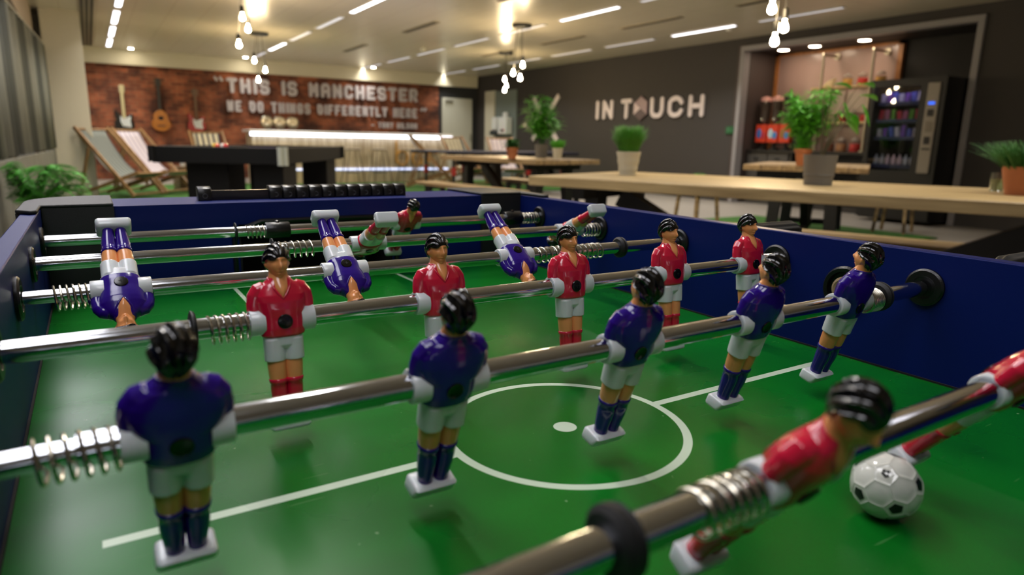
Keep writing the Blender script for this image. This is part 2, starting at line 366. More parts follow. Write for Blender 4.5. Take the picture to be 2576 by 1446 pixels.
# ------------------------------------------------------------------ ceiling fittings
def ceiling_things():
    # long rows of linear lights; (x, first y, last y, brightness)
    pitch = 1.70; length = 1.28
    rows = [(0.25, 1.8, 16.3, 'the window side row'), (3.05, 0.2, 16.3, 'the second row from the window'), (5.75, 2.3, 16.3, 'the third row from the window'), (8.0, 5.7, 16.0, 'the row nearest the dark wall')]
    bright = {(0, 0), (0, 1), (0, 3), (0, 5), (0, 6), (0, 7), (0, 8), (1, 5), (1, 8), (1, 0), (1, 2), (2, 3), (2, 1), (3, 1)}
    proto = {}
    for r, (x, y0, y1, where) in enumerate(rows):
        k = 0; y = y0
        while y < y1:
            on = (r, k) in bright
            if on not in proto:
                t = thing('ceiling_light', '', 'ceiling light')
                fr = MB(); w = 0.075; l = length/2
                for s in (-1, 1):
                    fr.box((s*(w/2+0.006), 0, -0.004), (0.012, length+0.024, 0.012)); fr.box((0, s*(l+0.006), -0.004), (w, 0.012, 0.012))
                fr.build('frame', mat('light_frame', (190, 186, 172), 0.4), t)
                df = MB(); df.box((0, 0, -0.003), (w, length, 0.006)); df.build('diffuser', LINM if on else LINOFF, t)
                la = bpy.data.lights.new('louvred_lamp', 'AREA'); la.shape = 'RECTANGLE'; la.size = w; la.size_y = length; la.spread = R(115); la.energy = LINW*(1.5 if on else 0.8); la.color = (1.0, 0.95, 0.88)
                lo = bpy.data.objects.new('louvred_lamp', la); COL.objects.link(lo); lo.parent = t; lo.location = (0, 0, -0.012)
                proto[on] = t
            else: t = copy_tree(proto[on])
            t.location = (x, y, CEIL-0.004)
            t['label'] = '%s linear ceiling light in %s, %s' % ('brightly lit' if on else 'dimly lit', where, ['nearest the camera', 'second from the camera', 'third from the camera', 'fourth from the camera', 'fifth from the camera', 'sixth from the camera', 'seventh from the camera', 'eighth from the camera', 'ninth from the camera', 'tenth from the camera', 'last before the brick wall'][min(k, 10)])
            t['group'] = 'linear ceiling lights in rows'
            y += pitch; k += 1
    # large square panels over the table, behind and above the camera
    for i, (x, y) in enumerate(((-0.62, -0.9), (-0.62, 0.7), (-0.62, 2.3), (-0.62, 3.9), (-0.62, 5.5), (-0.62, 7.1))):
        t = thing('ceiling_panel_light', 'wide white ceiling light panel %s' % ['above the near end of the football table', 'right above the football table', 'just past the football table', 'before the floor palm', 'over the floor palm', 'last before the view opens to the long light rows'][i], 'ceiling light', (x, y, CEIL-0.004), group='wide ceiling panels')
        fr = MB()
        for s in (-1, 1): fr.box((s*0.306, 0, -0.006), (0.012, 1.224, 0.012)); fr.box((0, s*0.606, -0.006), (0.6, 0.012, 0.012))
        fr.build('frame', mat('light_frame', (190, 186, 172), 0.4), t)
        df = MB(); df.box((0, 0, -0.004), (0.6, 1.2, 0.006)); df.build('diffuser', PANM, t)
    # dark slot vents
    p = None; k = 0
    for x, ys in ((4.35, (6.8, 9.9, 13.0)), (6.9, (5.2, 7.4, 9.6, 11.8))):
        for y in ys:
            if p is None:
                p = thing('ceiling_vent', '', 'vent')
                a = MB(); a.box((0, 0, -0.006), (0.10, 1.25, 0.012)); a.build('frame', mat('vent_frame', (150, 140, 120), 0.5), p)
                for sx in (-0.025, 0.025):
                    a = MB(); a.box((sx, 0, -0.014), (0.028, 1.2, 0.004)); a.build('slot', mat('vent_slot', (52, 46, 38), 0.7), p)
                t = p
            else: t = copy_tree(p)
            t.location = (x, y, CEIL)
            t['label'] = 'slim dark slot vent in the ceiling, %s of the %s' % (['first', 'second', 'third', 'fourth'][k], 'middle vents' if x < 5 else 'vents near the dark wall'); t['group'] = 'ceiling slot vents'; k += 1
        k = 0
    a = thing('long_ceiling_grille', 'long three-slot dark grille running along the ceiling by the windows', 'vent', (-0.12, 11.0, CEIL))
    b = MB(); b.box((0, 0, -0.005), (0.20, 10.4, 0.01)); b.build('frame', mat('vent_frame', (150, 140, 120), 0.5), a)
    for s in (-0.06, 0, 0.06):
        b = MB(); b.box((s, 0, -0.012), (0.035, 10.3, 0.004)); b.build('slot', mat('vent_slot', (52, 46, 38), 0.7), a)
    # small round fittings
    for x, y, l in ((5.45, 12.2, 'small round white smoke detector on the ceiling, farther of two'), (8.15, 7.0, 'small round white smoke detector on the ceiling near the dark wall')):
        b = MB(); b.lathe([(0.055, 0), (0.055, -0.02), (0.04, -0.04), (0.015, -0.045)], 20); o = b.build('smoke_detector', mat('detector_white', (220, 216, 200), 0.4), loc=(x, y, CEIL)); tag(o, l, 'smoke detector')
    # niche downlights
    ys = (6.98, 6.42, 5.62); ls = ('leftmost', 'middle', 'rightmost')
    for y, l in zip(ys, ls):
        t = thing('recessed_downlight', 'bright round downlight in the top of the kitchen niche, %s of three' % l, 'downlight', (9.45, y, 2.5), group='niche downlights')
        b = MB(); b.lathe([(0.10, 0), (0.10, -0.012), (0.08, -0.012)], 24); b.build('rim', mat('detector_white', (220, 216, 200), 0.4), t)
        b = MB(); b.lathe([(0.08, -0.008), (0.08, -0.014)], 24); b.build('lens', mat('downlight_glow', (255, 240, 220), 0.4, emit=(255, 228, 196), estr=14.0), t)
    # wall washers glowing above the brick wall
    for x, l in ((0.65, 'left'), (2.9, 'middle'), (5.9, 'right')):
        t = thing('recessed_downlight', 'small bright downlight washing the top of the brick wall, %s of three' % l, 'downlight', (x, 16.15, CEIL), group='downlights above the brick wall')
        b = MB(); b.lathe([(0.06, 0), (0.06, -0.008), (0.045, -0.008)], 20); b.build('rim', mat('detector_white', (220, 216, 200), 0.4), t)
        b = MB(); b.lathe([(0.045, -0.006), (0.045, -0.01)], 20); b.build('lens', mat('downlight_glow2', (255, 246, 232), 0.4, emit=(255, 240, 214), estr=40.0), t)
    # pendants
    def pendant(loc, bulbs, label, grp='bulb pendant clusters'):
        t = thing('pendant_lamp', label, 'pendant lamp', loc, group=grp)
        b = MB(); b.lathe([(0.02, -0.045), (0.13, -0.045), (0.15, -0.03), (0.15, 0)], 28); b.build('ceiling_rose', BLKSTEEL, t)
        for dx, dy, z in bulbs:
            h = z-loc[2]
            b = MB(); b.cyl((dx*0.5, dy*0.5, -0.04), (dx, dy, h+0.12), 0.004, n=6); c = b.build('cable', BLKSTEEL, t)
            b = MB(); b.lathe([(0.012, 0.14), (0.022, 0.13), (0.024, 0.07), (0.02, 0.06)], 14); b.v = [(x+dx, y+dy, q+h) for x, y, q in b.v]; b.build('lamp_holder', BLKSTEEL, t)
            b = MB(); b.lathe([(0.012, 0.062), (0.013, 0.040), (0.022, 0.022), (0.028, 0.0), (0.026, -0.016), (0.016, -0.026), (0.004, -0.030)], 18); b.v = [(x+dx, y+dy, q+h) for x, y, q in b.v]
            b.build('bulb', BULBM, t)
        return t
    pendant((2.39, 12.2, CEIL), [(-0.17, -0.3, 2.20), (0.03, -0.15, 2.07), (-0.02, 0.2, 1.93)], 'three glowing bulbs hung low in front of the brick lettering from a dark rose')
    pendant((1.50, 8.6, CEIL), [(-0.06, 0, 2.35), (0.02, 0.12, 2.24), (-0.11, 0.05, 2.04)], 'three glowing bulbs hung nearer than the brick wall, above the pool table')
    pendant((5.5, 8.7, CEIL), [(0.06, 0.05, 2.11), (-0.08, -0.1, 1.90), (-0.07, 0.12, 1.99)], 'three bulbs on long cords, right cluster over the planked picnic table')
    pendant((6.98, 11.6, CEIL), [(-0.02, 0, 2.17), (0.08, 0.1, 2.06), (-0.05, -0.05, 1.96)], 'three bulbs on long cords, farthest cluster in front of the dark wall end')
    pendant((4.0, 2.95, CEIL), [(-0.06, 0, 1.905), (0.12, 0.02, 1.80), (0.04, 0.03, 1.70)], 'three bright bulbs hanging in a column at the upper right before the kitchen niche')
ceiling_things()

# blinds
def blinds():
    t = thing('vertical_blinds', 'grey-beige vertical fabric blinds covering the tall windows on the left', 'blinds', (-1.10, 1.5, 0), R(-2.1))
    m2 = mat('blind_gap_shade', (62, 66, 60), 0.85, var=0.06, vscale=8)  # shade of the gaps between pleats, put into the colour of alternate slats
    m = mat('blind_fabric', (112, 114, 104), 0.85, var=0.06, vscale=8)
    p = MB(); p.span((-0.02, 2.4, 2.19), (0.03, 11.75, 2.22)); p.build('head_rail', mat('sill_grey', (140, 138, 124), 0.5), t)
    y = 2.5; i = 0
    while y < 11.7:
        s = MB(); a = R(40 if i % 3 else 8); c = math.cos(a)*0.12; q = math.sin(a)*0.12
        n = 6; rs = []
        for z in (0.74, 2.19):
            ring = []
            for k in range(n+1):
                u = k/n-0.5; ring.append((q*u*2*0.5+0.01*math.cos(u*PI), c*u*2, z))
            rs.append(ring)
        s.rings(rs, False, False, closed=False)
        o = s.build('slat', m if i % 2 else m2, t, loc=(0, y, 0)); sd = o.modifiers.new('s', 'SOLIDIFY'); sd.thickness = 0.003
        y += 0.24; i += 1
    # lower panels
    y = 2.6
    k = 0
    while y < 11.6:
        s = MB(); s.span((-0.02, y, 0.03), (0.02, y+0.64, 0.72)); s.build('lower_panel', mat('lower_panel', (104, 104, 94), 0.7, var=0.05), t, bevel=0.01); y += 0.68
blinds()

# ------------------------------------------------------------------ lettering
G = {
 'T': [[(0, 1), (1, 1)], [(.5, 1), (.5, 0)]], 'H': [[(0, 0), (0, 1)], [(1, 0), (1, 1)], [(0, .5), (1, .5)]], 'I': [[(.5, 0), (.5, 1)]],
 'S': [[(1, .85), (.8, 1), (.2, 1), (0, .85), (0, .65), (.2, .52), (.8, .48), (1, .35), (1, .15), (.8, 0), (.2, 0), (0, .15)]],
 'M': [[(0, 0), (0, 1), (.5, .4), (1, 1), (1, 0)]], 'A': [[(0, 0), (0, .8), (.25, 1), (.75, 1), (1, .8), (1, 0)], [(0, .42), (1, .42)]],
 'N': [[(0, 0), (0, 1), (1, 0), (1, 1)]], 'C': [[(1, .8), (.8, 1), (.2, 1), (0, .8), (0, .2), (.2, 0), (.8, 0), (1, .2)]],
 'E': [[(1, 1), (0, 1), (0, 0), (1, 0)], [(0, .5), (.8, .5)]], 'F': [[(1, 1), (0, 1), (0, 0)], [(0, .5), (.8, .5)]],
 'R': [[(0, 0), (0, 1), (.8, 1), (1, .85), (1, .6), (.8, .45), (0, .45)], [(.55, .45), (1, 0)]],
 'W': [[(0, 1), (.1, 0), (.5, .75), (.9, 0), (1, 1)]], 'D': [[(0, 0), (0, 1), (.7, 1), (1, .75), (1, .25), (.7, 0), (0, 0)]],
 'O': [[(.2, 0), (0, .2), (0, .8), (.2, 1), (.8, 1), (1, .8), (1, .2), (.8, 0), (.2, 0)]],
 'G': [[(1, .8), (.8, 1), (.2, 1), (0, .8), (0, .2), (.2, 0), (.8, 0), (1, .2), (1, .45), (.6, .45)]],
 'L': [[(0, 1), (0, 0), (1, 0)]], 'Y': [[(0, 1), (.5, .45), (1, 1)], [(.5, .45), (.5, 0)]], 'U': [[(0, 1), (0, .2), (.2, 0), (.8, 0), (1, .2), (1, 1)]],
 'q': [[(.15, 1), (.3, .82)], [(.6, 1), (.75, .82)]], 'p': [[(.3, 1), (.15, .82)], [(.75, 1), (.6, .82)]], '-': [[(0, .45), (1, .45)]],
 'u': [[(0, 1), (0, .3), (.1, .1), (.3, 0), (.7, 0), (.9, .1), (1, .3), (1, 1)]],
 'c': [[(1, .75), (.85, .92), (.6, 1), (.4, 1), (.15, .92), (0, .75), (0, .25), (.15, .08), (.4, 0), (.6, 0), (.85, .08), (1, .25)]],
}
def glyph(ch, w, h, t, depth):
    """slab letter in the x-z plane, front towards -y, origin bottom left"""
    mb = MB(); k = 0
    for st in G[ch]:
        pts = [(t/2+p[0]*(w-t), t/2+p[1]*(h-t)) for p in st]
        for a, b in zip(pts, pts[1:]):
            dx, dz = b[0]-a[0], b[1]-a[1]; l = math.hypot(dx, dz); nx, nz = -dz/l*t/2, dx/l*t/2
            e = 0.0007*(k % 3)
            q = [(a[0]+nx, a[1]+nz), (b[0]+nx, b[1]+nz), (b[0]-nx, b[1]-nz), (a[0]-nx, a[1]-nz)]
            mb.rings([[(x, -depth-e, z) for x, z in q], [(x, 0, z) for x, z in q]]); k += 1
        for a in pts:
            ring = [(a[0]+t/2*math.cos(2*PI*j/12), a[1]+t/2*math.sin(2*PI*j/12)) for j in range(12)]
            e = 0.0007*(k % 3)+0.0004
            mb.rings([[(x, -depth-e, z) for x, z in ring], [(x, 0, z) for x, z in ring]]); k += 1
    return mb
def sign_line(parent, text, x0, x1, z0, h, t, depth, m, wr=0.62, edge=None):
    """letters spread between x0 and x1; space = gap"""
    n = sum(0.75 if c == ' ' else (0.45 if c == 'I' else 1) for c in text); adv = (x1-x0)/n; x = x0
    for c in text:
        a = 0.75 if c == ' ' else (0.45 if c == 'I' else 1)
        if c != ' ':
            w = adv*a*(0.80)
            if c == 'I': w = max(t*1.0, adv*a*.5)
            g = glyph(c, w, h, t, depth); g.build('letter', m, parent, loc=(x, 0, z0), ang=30)
        x += adv*a
LET = mat('pale_letter_face', (186, 180, 184), 0.6)
def signs():
    y = 16.56
    t = thing('wall_lettering', 'large pale raised letters reading THIS IS MANCHESTER on the brick wall', 'sign', (0, y, 0))
    sign_line(t, 'THIS IS MANCHESTER', 2.52, 7.30, 1.93, 0.34, 0.085, 0.05, LET)
    g = glyph('q', 0.3, 0.34, 0.055, 0.04); g.build('letter', LET, t, loc=(2.22, 0, 1.94))
    t = thing('wall_lettering', 'smaller pale raised letters reading WE DO THINGS DIFFERENTLY HERE below the top line', 'sign', (0, y, 0))
    sign_line(t, 'WE DO THINGS DIFFERENTLY HERE', 2.50, 7.27, 1.52, 0.25, 0.06, 0.04, LET)
    g = glyph('p', 0.26, 0.3, 0.05, 0.04); g.build('letter', LET, t, loc=(7.30, 0, 1.50))
    t = thing('wall_lettering', 'smallest pale raised letters with the name of the speaker at the lower right', 'sign', (0, y, 0))
    sign_line(t, '- TONY WILSON', 5.95, 7.25, 1.24, 0.15, 0.036, 0.03, LET)
    # company sign on the dark wall (wall faces -x)
    t = thing('raised_letter_sign', 'white rounded two-word lettering with a faceted hexagon as its O on the dark wall', 'sign', (9.09, 11.25, 0), -PI/2)
    m = mat('sign_letter_white', (214, 204, 204), 0.5)
    z0 = 1.455; h = 0.39; th = 0.085
    for ch, x, w in (('I', 0.0, 0.085), ('N', 0.22, 0.33), ('T', 0.80, 0.33), ('u', 1.66, 0.36), ('c', 2.14, 0.38), ('H', 2.66, 0.36)):
        g = glyph(ch, w, h, th, 0.035); g.build('letter', m, t, loc=(x, 0, z0))
    hx = MB(); cx, cz, rr = 1.38, z0+h/2, 0.235
    hexp = [(cx+rr*math.sin(i*PI/3)*0.92, cz+rr*math.cos(i*PI/3)) for i in range(6)]
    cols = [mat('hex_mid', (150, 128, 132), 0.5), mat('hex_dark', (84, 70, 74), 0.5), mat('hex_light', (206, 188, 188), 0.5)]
    hx.rings([[(x, -0.012, z) for x, z in hexp], [(x, 0, z) for x, z in hexp]])
    hx.mi = 0
    o = hx.build('hexagon_emblem', cols, t, smooth=False)
    f = MB(); f.mi = 1
    def tri(pts, mi, d=0.03):
        f.mi = mi; f.rings([[(x, -d, z) for x, z in pts], [(x, 0, z) for x, z in pts]])
    c = (cx, cz)
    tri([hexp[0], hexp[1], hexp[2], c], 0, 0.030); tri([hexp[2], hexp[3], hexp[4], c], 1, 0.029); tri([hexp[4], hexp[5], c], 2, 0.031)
    f.build('facet', cols, t, smooth=False)
    # the crossed white strips of the X
    t = thing('white_cross_emblem', 'large X of pale mirrored strips on the dark wall behind the tall leafy plant', 'wall decoration', (9.09, 13.75, 0), -PI/2)
    for a, b in (((0.05, 1.02), (0.50, 1.42)), ((0.68, 1.62), (1.10, 2.02)), ((0.05, 2.0), (0.50, 1.58)), ((0.62, 1.44), (1.08, 1.0))):
        s = MB(); s.bar((a[0], -0.02, a[1]), (b[0], -0.02, b[1]), 0.035, 0.12, up=(0, 0, 1)); s.build('strip', m, t)
    # exit pictogram
    t = thing('exit_sign', 'small faint green exit sign on the dark wall left of the kitchen niche', 'exit sign', (9.085, 7.62, 1.22), -PI/2)
    s = MB(); s.box((0, -0.008, 0), (0.16, 0.016, 0.12)); s.build('panel', mat('exit_green', (14, 80, 44), 0.5, emit=(10, 120, 60), estr=0.02), t, bevel=0.003)
    s = MB(); s.box((-0.03, -0.018, 0.0), (0.02, 0.004, 0.06)); s.sphere((-0.03, -0.018, 0.04), (0.01, 0.002, 0.01), 8, 6); s.bar((0.02, -0.018, 0), (0.06, -0.018, 0), 0.004, 0.012); s.build('pictogram', mat('exit_white', (70, 120, 90), 0.5), t)
signs()

# ------------------------------------------------------------------ guitars, globes, dispensers
def guitar(x, label, body, guard, acoustic=False, neckc=(196, 184, 140)):
    t = thing('acoustic_guitar' if acoustic else 'electric_guitar', label, 'guitar', (x, 16.595, 1.04), group='guitars on the brick wall')
    t.scale = (1.22, 1.0, 0.97)
    bm = mat('gb_'+'%d_%d_%d' % body, body, 0.25, coat=0.6)
    if acoustic:
        pts = []
        for k in range(40):
            a = 2*PI*k/40; r = 0.17*(1+0.22*math.cos(2*a+0)) ; w = 0.155+0.035*(-math.sin(a)); pts.append((w*math.cos(a)*(1-0.22*math.exp(-((math.sin(a)-0.15)/0.25)**2)), 0.235+0.235*math.sin(a)))
        M = Matrix(((1, 0, 0), (0, 0, 1), (0, 1, 0)))
        b = MB(); b.prism(pts, -0.09, 0.0, M); b.build('body', bm, t, bevel=0.006)
        b = MB(); b.lathe([(0.045, -0.092), (0.045, -0.0905)], 20, M); b.build('sound_hole', DARK, t, loc=(0, 0, 0.29))
        b = MB(); b.box((0, -0.095, 0.12), (0.12, 0.01, 0.02)); b.build('bridge', BLKSTEEL, t)
        n0 = 0.46; nm = mat('dark_neck', (44, 40, 38), 0.5)
    else:
        pts = [(-0.15, 0.06), (-0.08, 0.0), (0.06, 0.0), (0.15, 0.07), (0.155, 0.16), (0.115, 0.23), (0.14, 0.32), (0.13, 0.36), (0.08, 0.34), (0.045, 0.30), (-0.045, 0.30), (-0.08, 0.38), (-0.125, 0.42), (-0.145, 0.38), (-0.12, 0.25), (-0.155, 0.16)]
        M = Matrix(((1, 0, 0), (0, 0, 1), (0, 1, 0)))
        b = MB(); b.prism(pts, -0.05, 0.0, M); b.build('body', bm, t, bevel=0.012, seg=3)
        b = MB(); b.prism([(-0.03, 0.09), (0.10, 0.07), (0.09, 0.2), (0.11, 0.31), (0.05, 0.28), (-0.04, 0.28), (-0.06, 0.32), (-0.06, 0.2)], -0.054, -0.049, M); b.build('pickguard', guard, t)
        for z in (0.13, 0.19, 0.25):
            b = MB(); b.box((0, -0.058, z), (0.07, 0.01, 0.018)); b.build('pickup', WHITE, t)
        n0 = 0.28; nm = mat('neck_%d' % neckc[0], neckc, 0.4)
    b = MB(); b.box((0, -0.055, n0+0.26), (0.05, 0.03, 0.56)); b.build('neck', nm, t, bevel=0.006)
    b = MB(); b.box((0.005, -0.05, n0+0.61), (0.075, 0.02, 0.17)); b.build('headstock', nm, t, bevel=0.006)
    for i in range(3):
        for s in (-1, 1):
            b = MB(); b.cyl((0.005+s*0.035, -0.05, n0+0.56+i*0.045), (0.005+s*0.06, -0.05, n0+0.56+i*0.045), 0.007, n=8); b.build('tuning_peg', CHROME, t)
guitar(0.42, 'black electric guitar with white pickguard on the brick wall, leftmost of three', (16, 16, 18), WHITE)
guitar(1.12, 'honey brown acoustic guitar hanging on the brick wall between two electric ones', (172, 104, 28), WHITE, True)
guitar(1.84, 'red electric guitar with white pickguard on the brick wall, rightmost of three', (156, 22, 28), WHITE, neckc=(96, 64, 36))
def globes():
    t = None
    for i, (x, l) in enumerate(((3.36, 'left'), (3.66, 'middle'), (3.96, 'right'))):
        if t is None:
            t = thing('wine_bucket', '', 'metal bowl'); p = t
            b = MB(); M = Matrix(((1, 0, 0), (0, 0, 1), (0, 1, 0)))
            b.lathe([(0.02, -0.06), (0.05, -0.065), (0.09, -0.07), (0.135, -0.05), (0.15, -0.02), (0.14, 0.0)], 28, M); b.build('bowl', mat('polished_bowl', (214, 206, 184), 0.25, metal=0.85), t)
            b = MB(); b.lathe([(0.145, -0.02), (0.155, -0.015), (0.15, 0)], 28, M); b.build('rim', CHROME, t)
            b = MB(); b.sphere((0, -0.06, -0.07), (0.05, 0.03, 0.04), 12, 8); b.build('boss', CHROME, t)
        else: t = copy_tree(p)
        t.name = 'round_wall_bowl'; t.location = (x, 16.56, 1.30); t['label'] = 'round polished metal bowl on the brick wall above the bar, %s of three' % l; t['group'] = 'round bowls above the bar'
globes()
def dispensers():
    y = 15.25
    t = thing('hand_towel_dispenser', 'white wall dispenser with red mark near the far end of the dark wall', 'dispenser', (9.05, 14.85, 1.14), -PI/2)
    b = MB(); b.box((0, -0.1, 0.22), (0.42, 0.2, 0.44)); b.build('case', WHITE, t, bevel=0.03, seg=3)
    b = MB(); b.box((0, -0.08, 0.50), (0.14, 0.12, 0.12)); b.build('cap', WHITE, t, bevel=0.03)
    b = MB(); b.box((0.03, -0.203, 0.10), (0.16, 0.01, 0.05)); b.build('slot', BLACKP, t)
    b = MB(); b.box((0.12, -0.205, 0.11), (0.04, 0.008, 0.03)); b.build('mark', RED, t)
    t = thing('soap_dispenser', 'smaller white wall dispenser over a dark tray beside the towel dispenser', 'dispenser', (9.05, 15.36, 1.18), -PI/2)
    b = MB(); b.box((0, -0.07, 0.24), (0.24, 0.14, 0.34)); b.build('case', WHITE, t, bevel=0.03, seg=3)
    b = MB(); b.box((0.04, -0.09, 0.0), (0.4, 0.18, 0.12)); b.build('tray', mat('dark_teal_tray', (38, 46, 50), 0.5), t, bevel=0.03)
dispensers()

# ------------------------------------------------------------------ bar
def bar():
    t = thing('bar_counter', 'long whitewashed wooden bar counter with glowing white light strips', 'bar counter', (2.5, 13.9, 0.019))
    Lx = 4.35
    b = MB(); b.span((0, 0.06, 0.0), (Lx, 0.62, 1.02)); b.build('front_panel', wood('whitewashed_bar_boards', (150, 132, 104), (200, 184, 158), 'Z'), t)
    b = MB(); b.span((-0.06, -0.10, 1.03), (Lx+0.06, 0.7, 1.08)); b.build('counter_top', mat('bar_top_white', (230, 230, 235), 0.3), t, bevel=0.01)
    b = MB(); b.span((-0.05, -0.09, 0.965), (Lx+0.05, -0.05, 1.03)); b.build('light_strip', LED, t)
    b = MB(); b.span((0.0, 0.03, 0.27), (Lx, 0.058, 0.31)); b.build('light_strip', LED2, t)
    b = MB()
    for k in range(22):
        x = 0.1+k*0.2; b.box((x, 0.058, 0.63), (0.008, 0.006, 0.74))
    b.build('board_joints', mat('joint_brown', (120, 100, 74), 0.8), t)
    rope = mat('rope_gold', (178, 132, 62), 0.7)
    def stroke(pts, r=0.028):
        m = MB(); m.tube([(x, -0.12, z) for x, z in pts], r, 10); return m
    x0 = 3.05
    arc = lambda cx, cz, rx, rz, a0, a1, n=18: [(cx+rx*math.cos(R(a0+(a1-a0)*i/n)), cz+rz*math.sin(R(a0+(a1-a0)*i/n))) for i in range(n+1)]
    w = thing('bar_word', 'the word bar in tall golden rope script fixed to the bar front', 'sign', (2.5, 14.02, 0))
    stroke([(x0, 0.93), (x0, 0.45)] + arc(x0+0.13, 0.55, 0.13, 0.16, 200, 520)).build('letter', rope, w)
    stroke(arc(x0+0.50, 0.54, 0.12, 0.14, 20, 380)+[(x0+0.62, 0.68), (x0+0.62, 0.42)]).build('letter', rope, w)
    stroke([(x0+0.78, 0.68), (x0+0.78, 0.40)]).build('letter', rope, w)
    m = stroke(arc(x0+0.90, 0.55, 0.12, 0.14, 180, 40)); m.build('letter', rope, w)
    # stools
    p = None
    for i, x in enumerate((4.35, 4.95, 5.60, 6.10)):
        if p is None:
            t = p = thing('bar_stool', '', 'bar stool')
            b = MB(); b.lathe([(0.15, 0.70), (0.17, 0.71), (0.17, 0.735), (0.15, 0.74)], 24); b.build('seat', wood('stool_seat', (120, 104, 80), (150, 134, 104), 'X'), t)
            for s, q in ((-1, -1), (-1, 1), (1, -1), (1, 1)):
                b = MB(); b.cyl((s*0.10, q*0.10, 0.70), (s*0.2, q*0.2, 0.0), 0.008, n=8); b.build('leg', mat('stool_steel', (90, 86, 80), 0.35, metal=1.0), t)
            b = MB(); b.tube([(0.16*math.cos(a*PI/8), 0.16*math.sin(a*PI/8), 0.25) for a in range(16)], 0.007, 6, closed=True); b.build('foot_ring', mat('stool_steel', (90, 86, 80), 0.35, metal=1.0), t)
        else: t = copy_tree(p)
        t.location = (x, 13.35, 0.0195); t['label'] = 'thin wire-legged bar stool in front of the bar, %s from the left' % ['first', 'second', 'third', 'fourth'][i]; t['group'] = 'wire bar stools'
bar()

# ------------------------------------------------------------------ deck chairs
def deck_chair(x, y, rz, label, m, open_=1.0):
    t = thing('deck_chair', label, 'deck chair', (x, y, 0.030), rz, group='striped deck chairs')
    W = 0.27
    H = (-0.52*open_, 0.99); S = (0.47, 0.36)
    for s in (-1, 1):
        b = MB(); b.bar((H[0]-0.02, s*(W+0.03), H[1]+0.03), (0.40, s*(W+0.03), 0.03), 0.028, 0.05); b.build('back_rail', WOODC, t)
        b = MB(); b.bar((S[0]+0.03, s*W, S[1]+0.02), (-0.62, s*W, 0.02), 0.028, 0.05); b.build('seat_rail', WOODC, t)
        b = MB(); b.bar((-0.30, s*(W+0.055), 0.72), (-0.52, s*(W+0.04), 0.10), 0.024, 0.035); b.build('prop_rail', WOODC, t)
    for p in (H, S, (-0.62, 0.03), (0.38, 0.05)):
        b = MB(); b.cyl((p[0], -W-0.03, p[1]), (p[0], W+0.03, p[1]), 0.016, n=10); b.build('cross_bar', WOODC, t)
    n = 16; rs = []
    for i in range(n+1):
        u = i/n; x_ = H[0]*(1-u)**2+2*u*(1-u)*(-0.02)+S[0]*u*u; z_ = H[1]*(1-u)**2+2*u*(1-u)*0.05+S[1]*u*u
        rs.append([(x_, v, z_) for v in np.linspace(-W+0.03, W-0.03, 9)])
    b = MB(); b.rings(rs, False, False, closed=False)
    o = b.build('canvas_sling', m, t); sd = o.modifiers.new('s', 'SOLIDIFY'); sd.thickness = 0.004
    return t
ST1 = stripes('grey_stripe_canvas', (112, 117, 110), (72, 76, 74), 'Y', 0.07, 0.4)
ST2 = stripes('white_violet_canvas', (186, 178, 184), (124, 116, 142), 'Y', 0.095, 0.25)
ST3 = stripes('cream_navy_canvas', (190, 182, 156), (44, 48, 62), 'Y', 0.10, 0.42)
deck_chair(0.15, 11.53, R(-45), 'grey striped canvas deck chair beside the white column', ST1)
deck_chair(0.64, 12.10, R(-45), 'white striped deck chair just right of the grey one by the column', ST2)
deck_chair(1.72, 13.55, R(-85), 'cream and navy striped deck chair showing behind the pool table', ST3)
deck_chair(5.72, 12.20, R(-20), 'white deck chair seen side on before the right end of the bar', ST2)
deck_chair(6.60, 12.55, R(-78), 'cream deck chair with dark stripes behind the planked picnic table, left of two', ST3)
deck_chair(7.40, 12.15, R(-100), 'white deck chair with violet stripes behind the planked picnic table', ST2)

def crate():
    t = thing('wooden_crate_table', 'dark brown wooden crate used as a side table by the deck chairs', 'crate', (1.16, 12.55, 0.018), R(8))
    w = wood('crate_wood', (70, 52, 34), (120, 92, 60), 'X')
    for i in range(5):
        for s in (-1, 1):
            b = MB(); b.box((0, s*0.21, 0.04+i*0.08), (0.44, 0.018, 0.068)); b.build('slat', w, t)
            b = MB(); b.box((s*0.21, 0, 0.04+i*0.08), (0.018, 0.40, 0.068)); b.build('slat', w, t)
    b = MB(); b.box((0, 0, 0.405), (0.48, 0.48, 0.025)); b.build('top', w, t)
    for i, (x, y) in enumerate(((1.05, 12.47), (1.25, 12.45))):
        c = thing('white_cup', 'small white cup on the wooden crate, %s one' % ['left', 'right'][i], 'cup', (x, y, 0.4365), group='cups on the crate')
        b = MB(); b.lathe([(0.025, 0), (0.035, 0.02), (0.04, 0.07), (0.036, 0.07), (0.03, 0.01)], 16); b.build('bowl', WHITE, c)
        b = MB(); b.tube([(0.038, 0, 0.055), (0.06, 0, 0.05), (0.06, 0, 0.03), (0.036, 0, 0.02)], 0.005, 6); b.build('handle', WHITE, c)
crate()

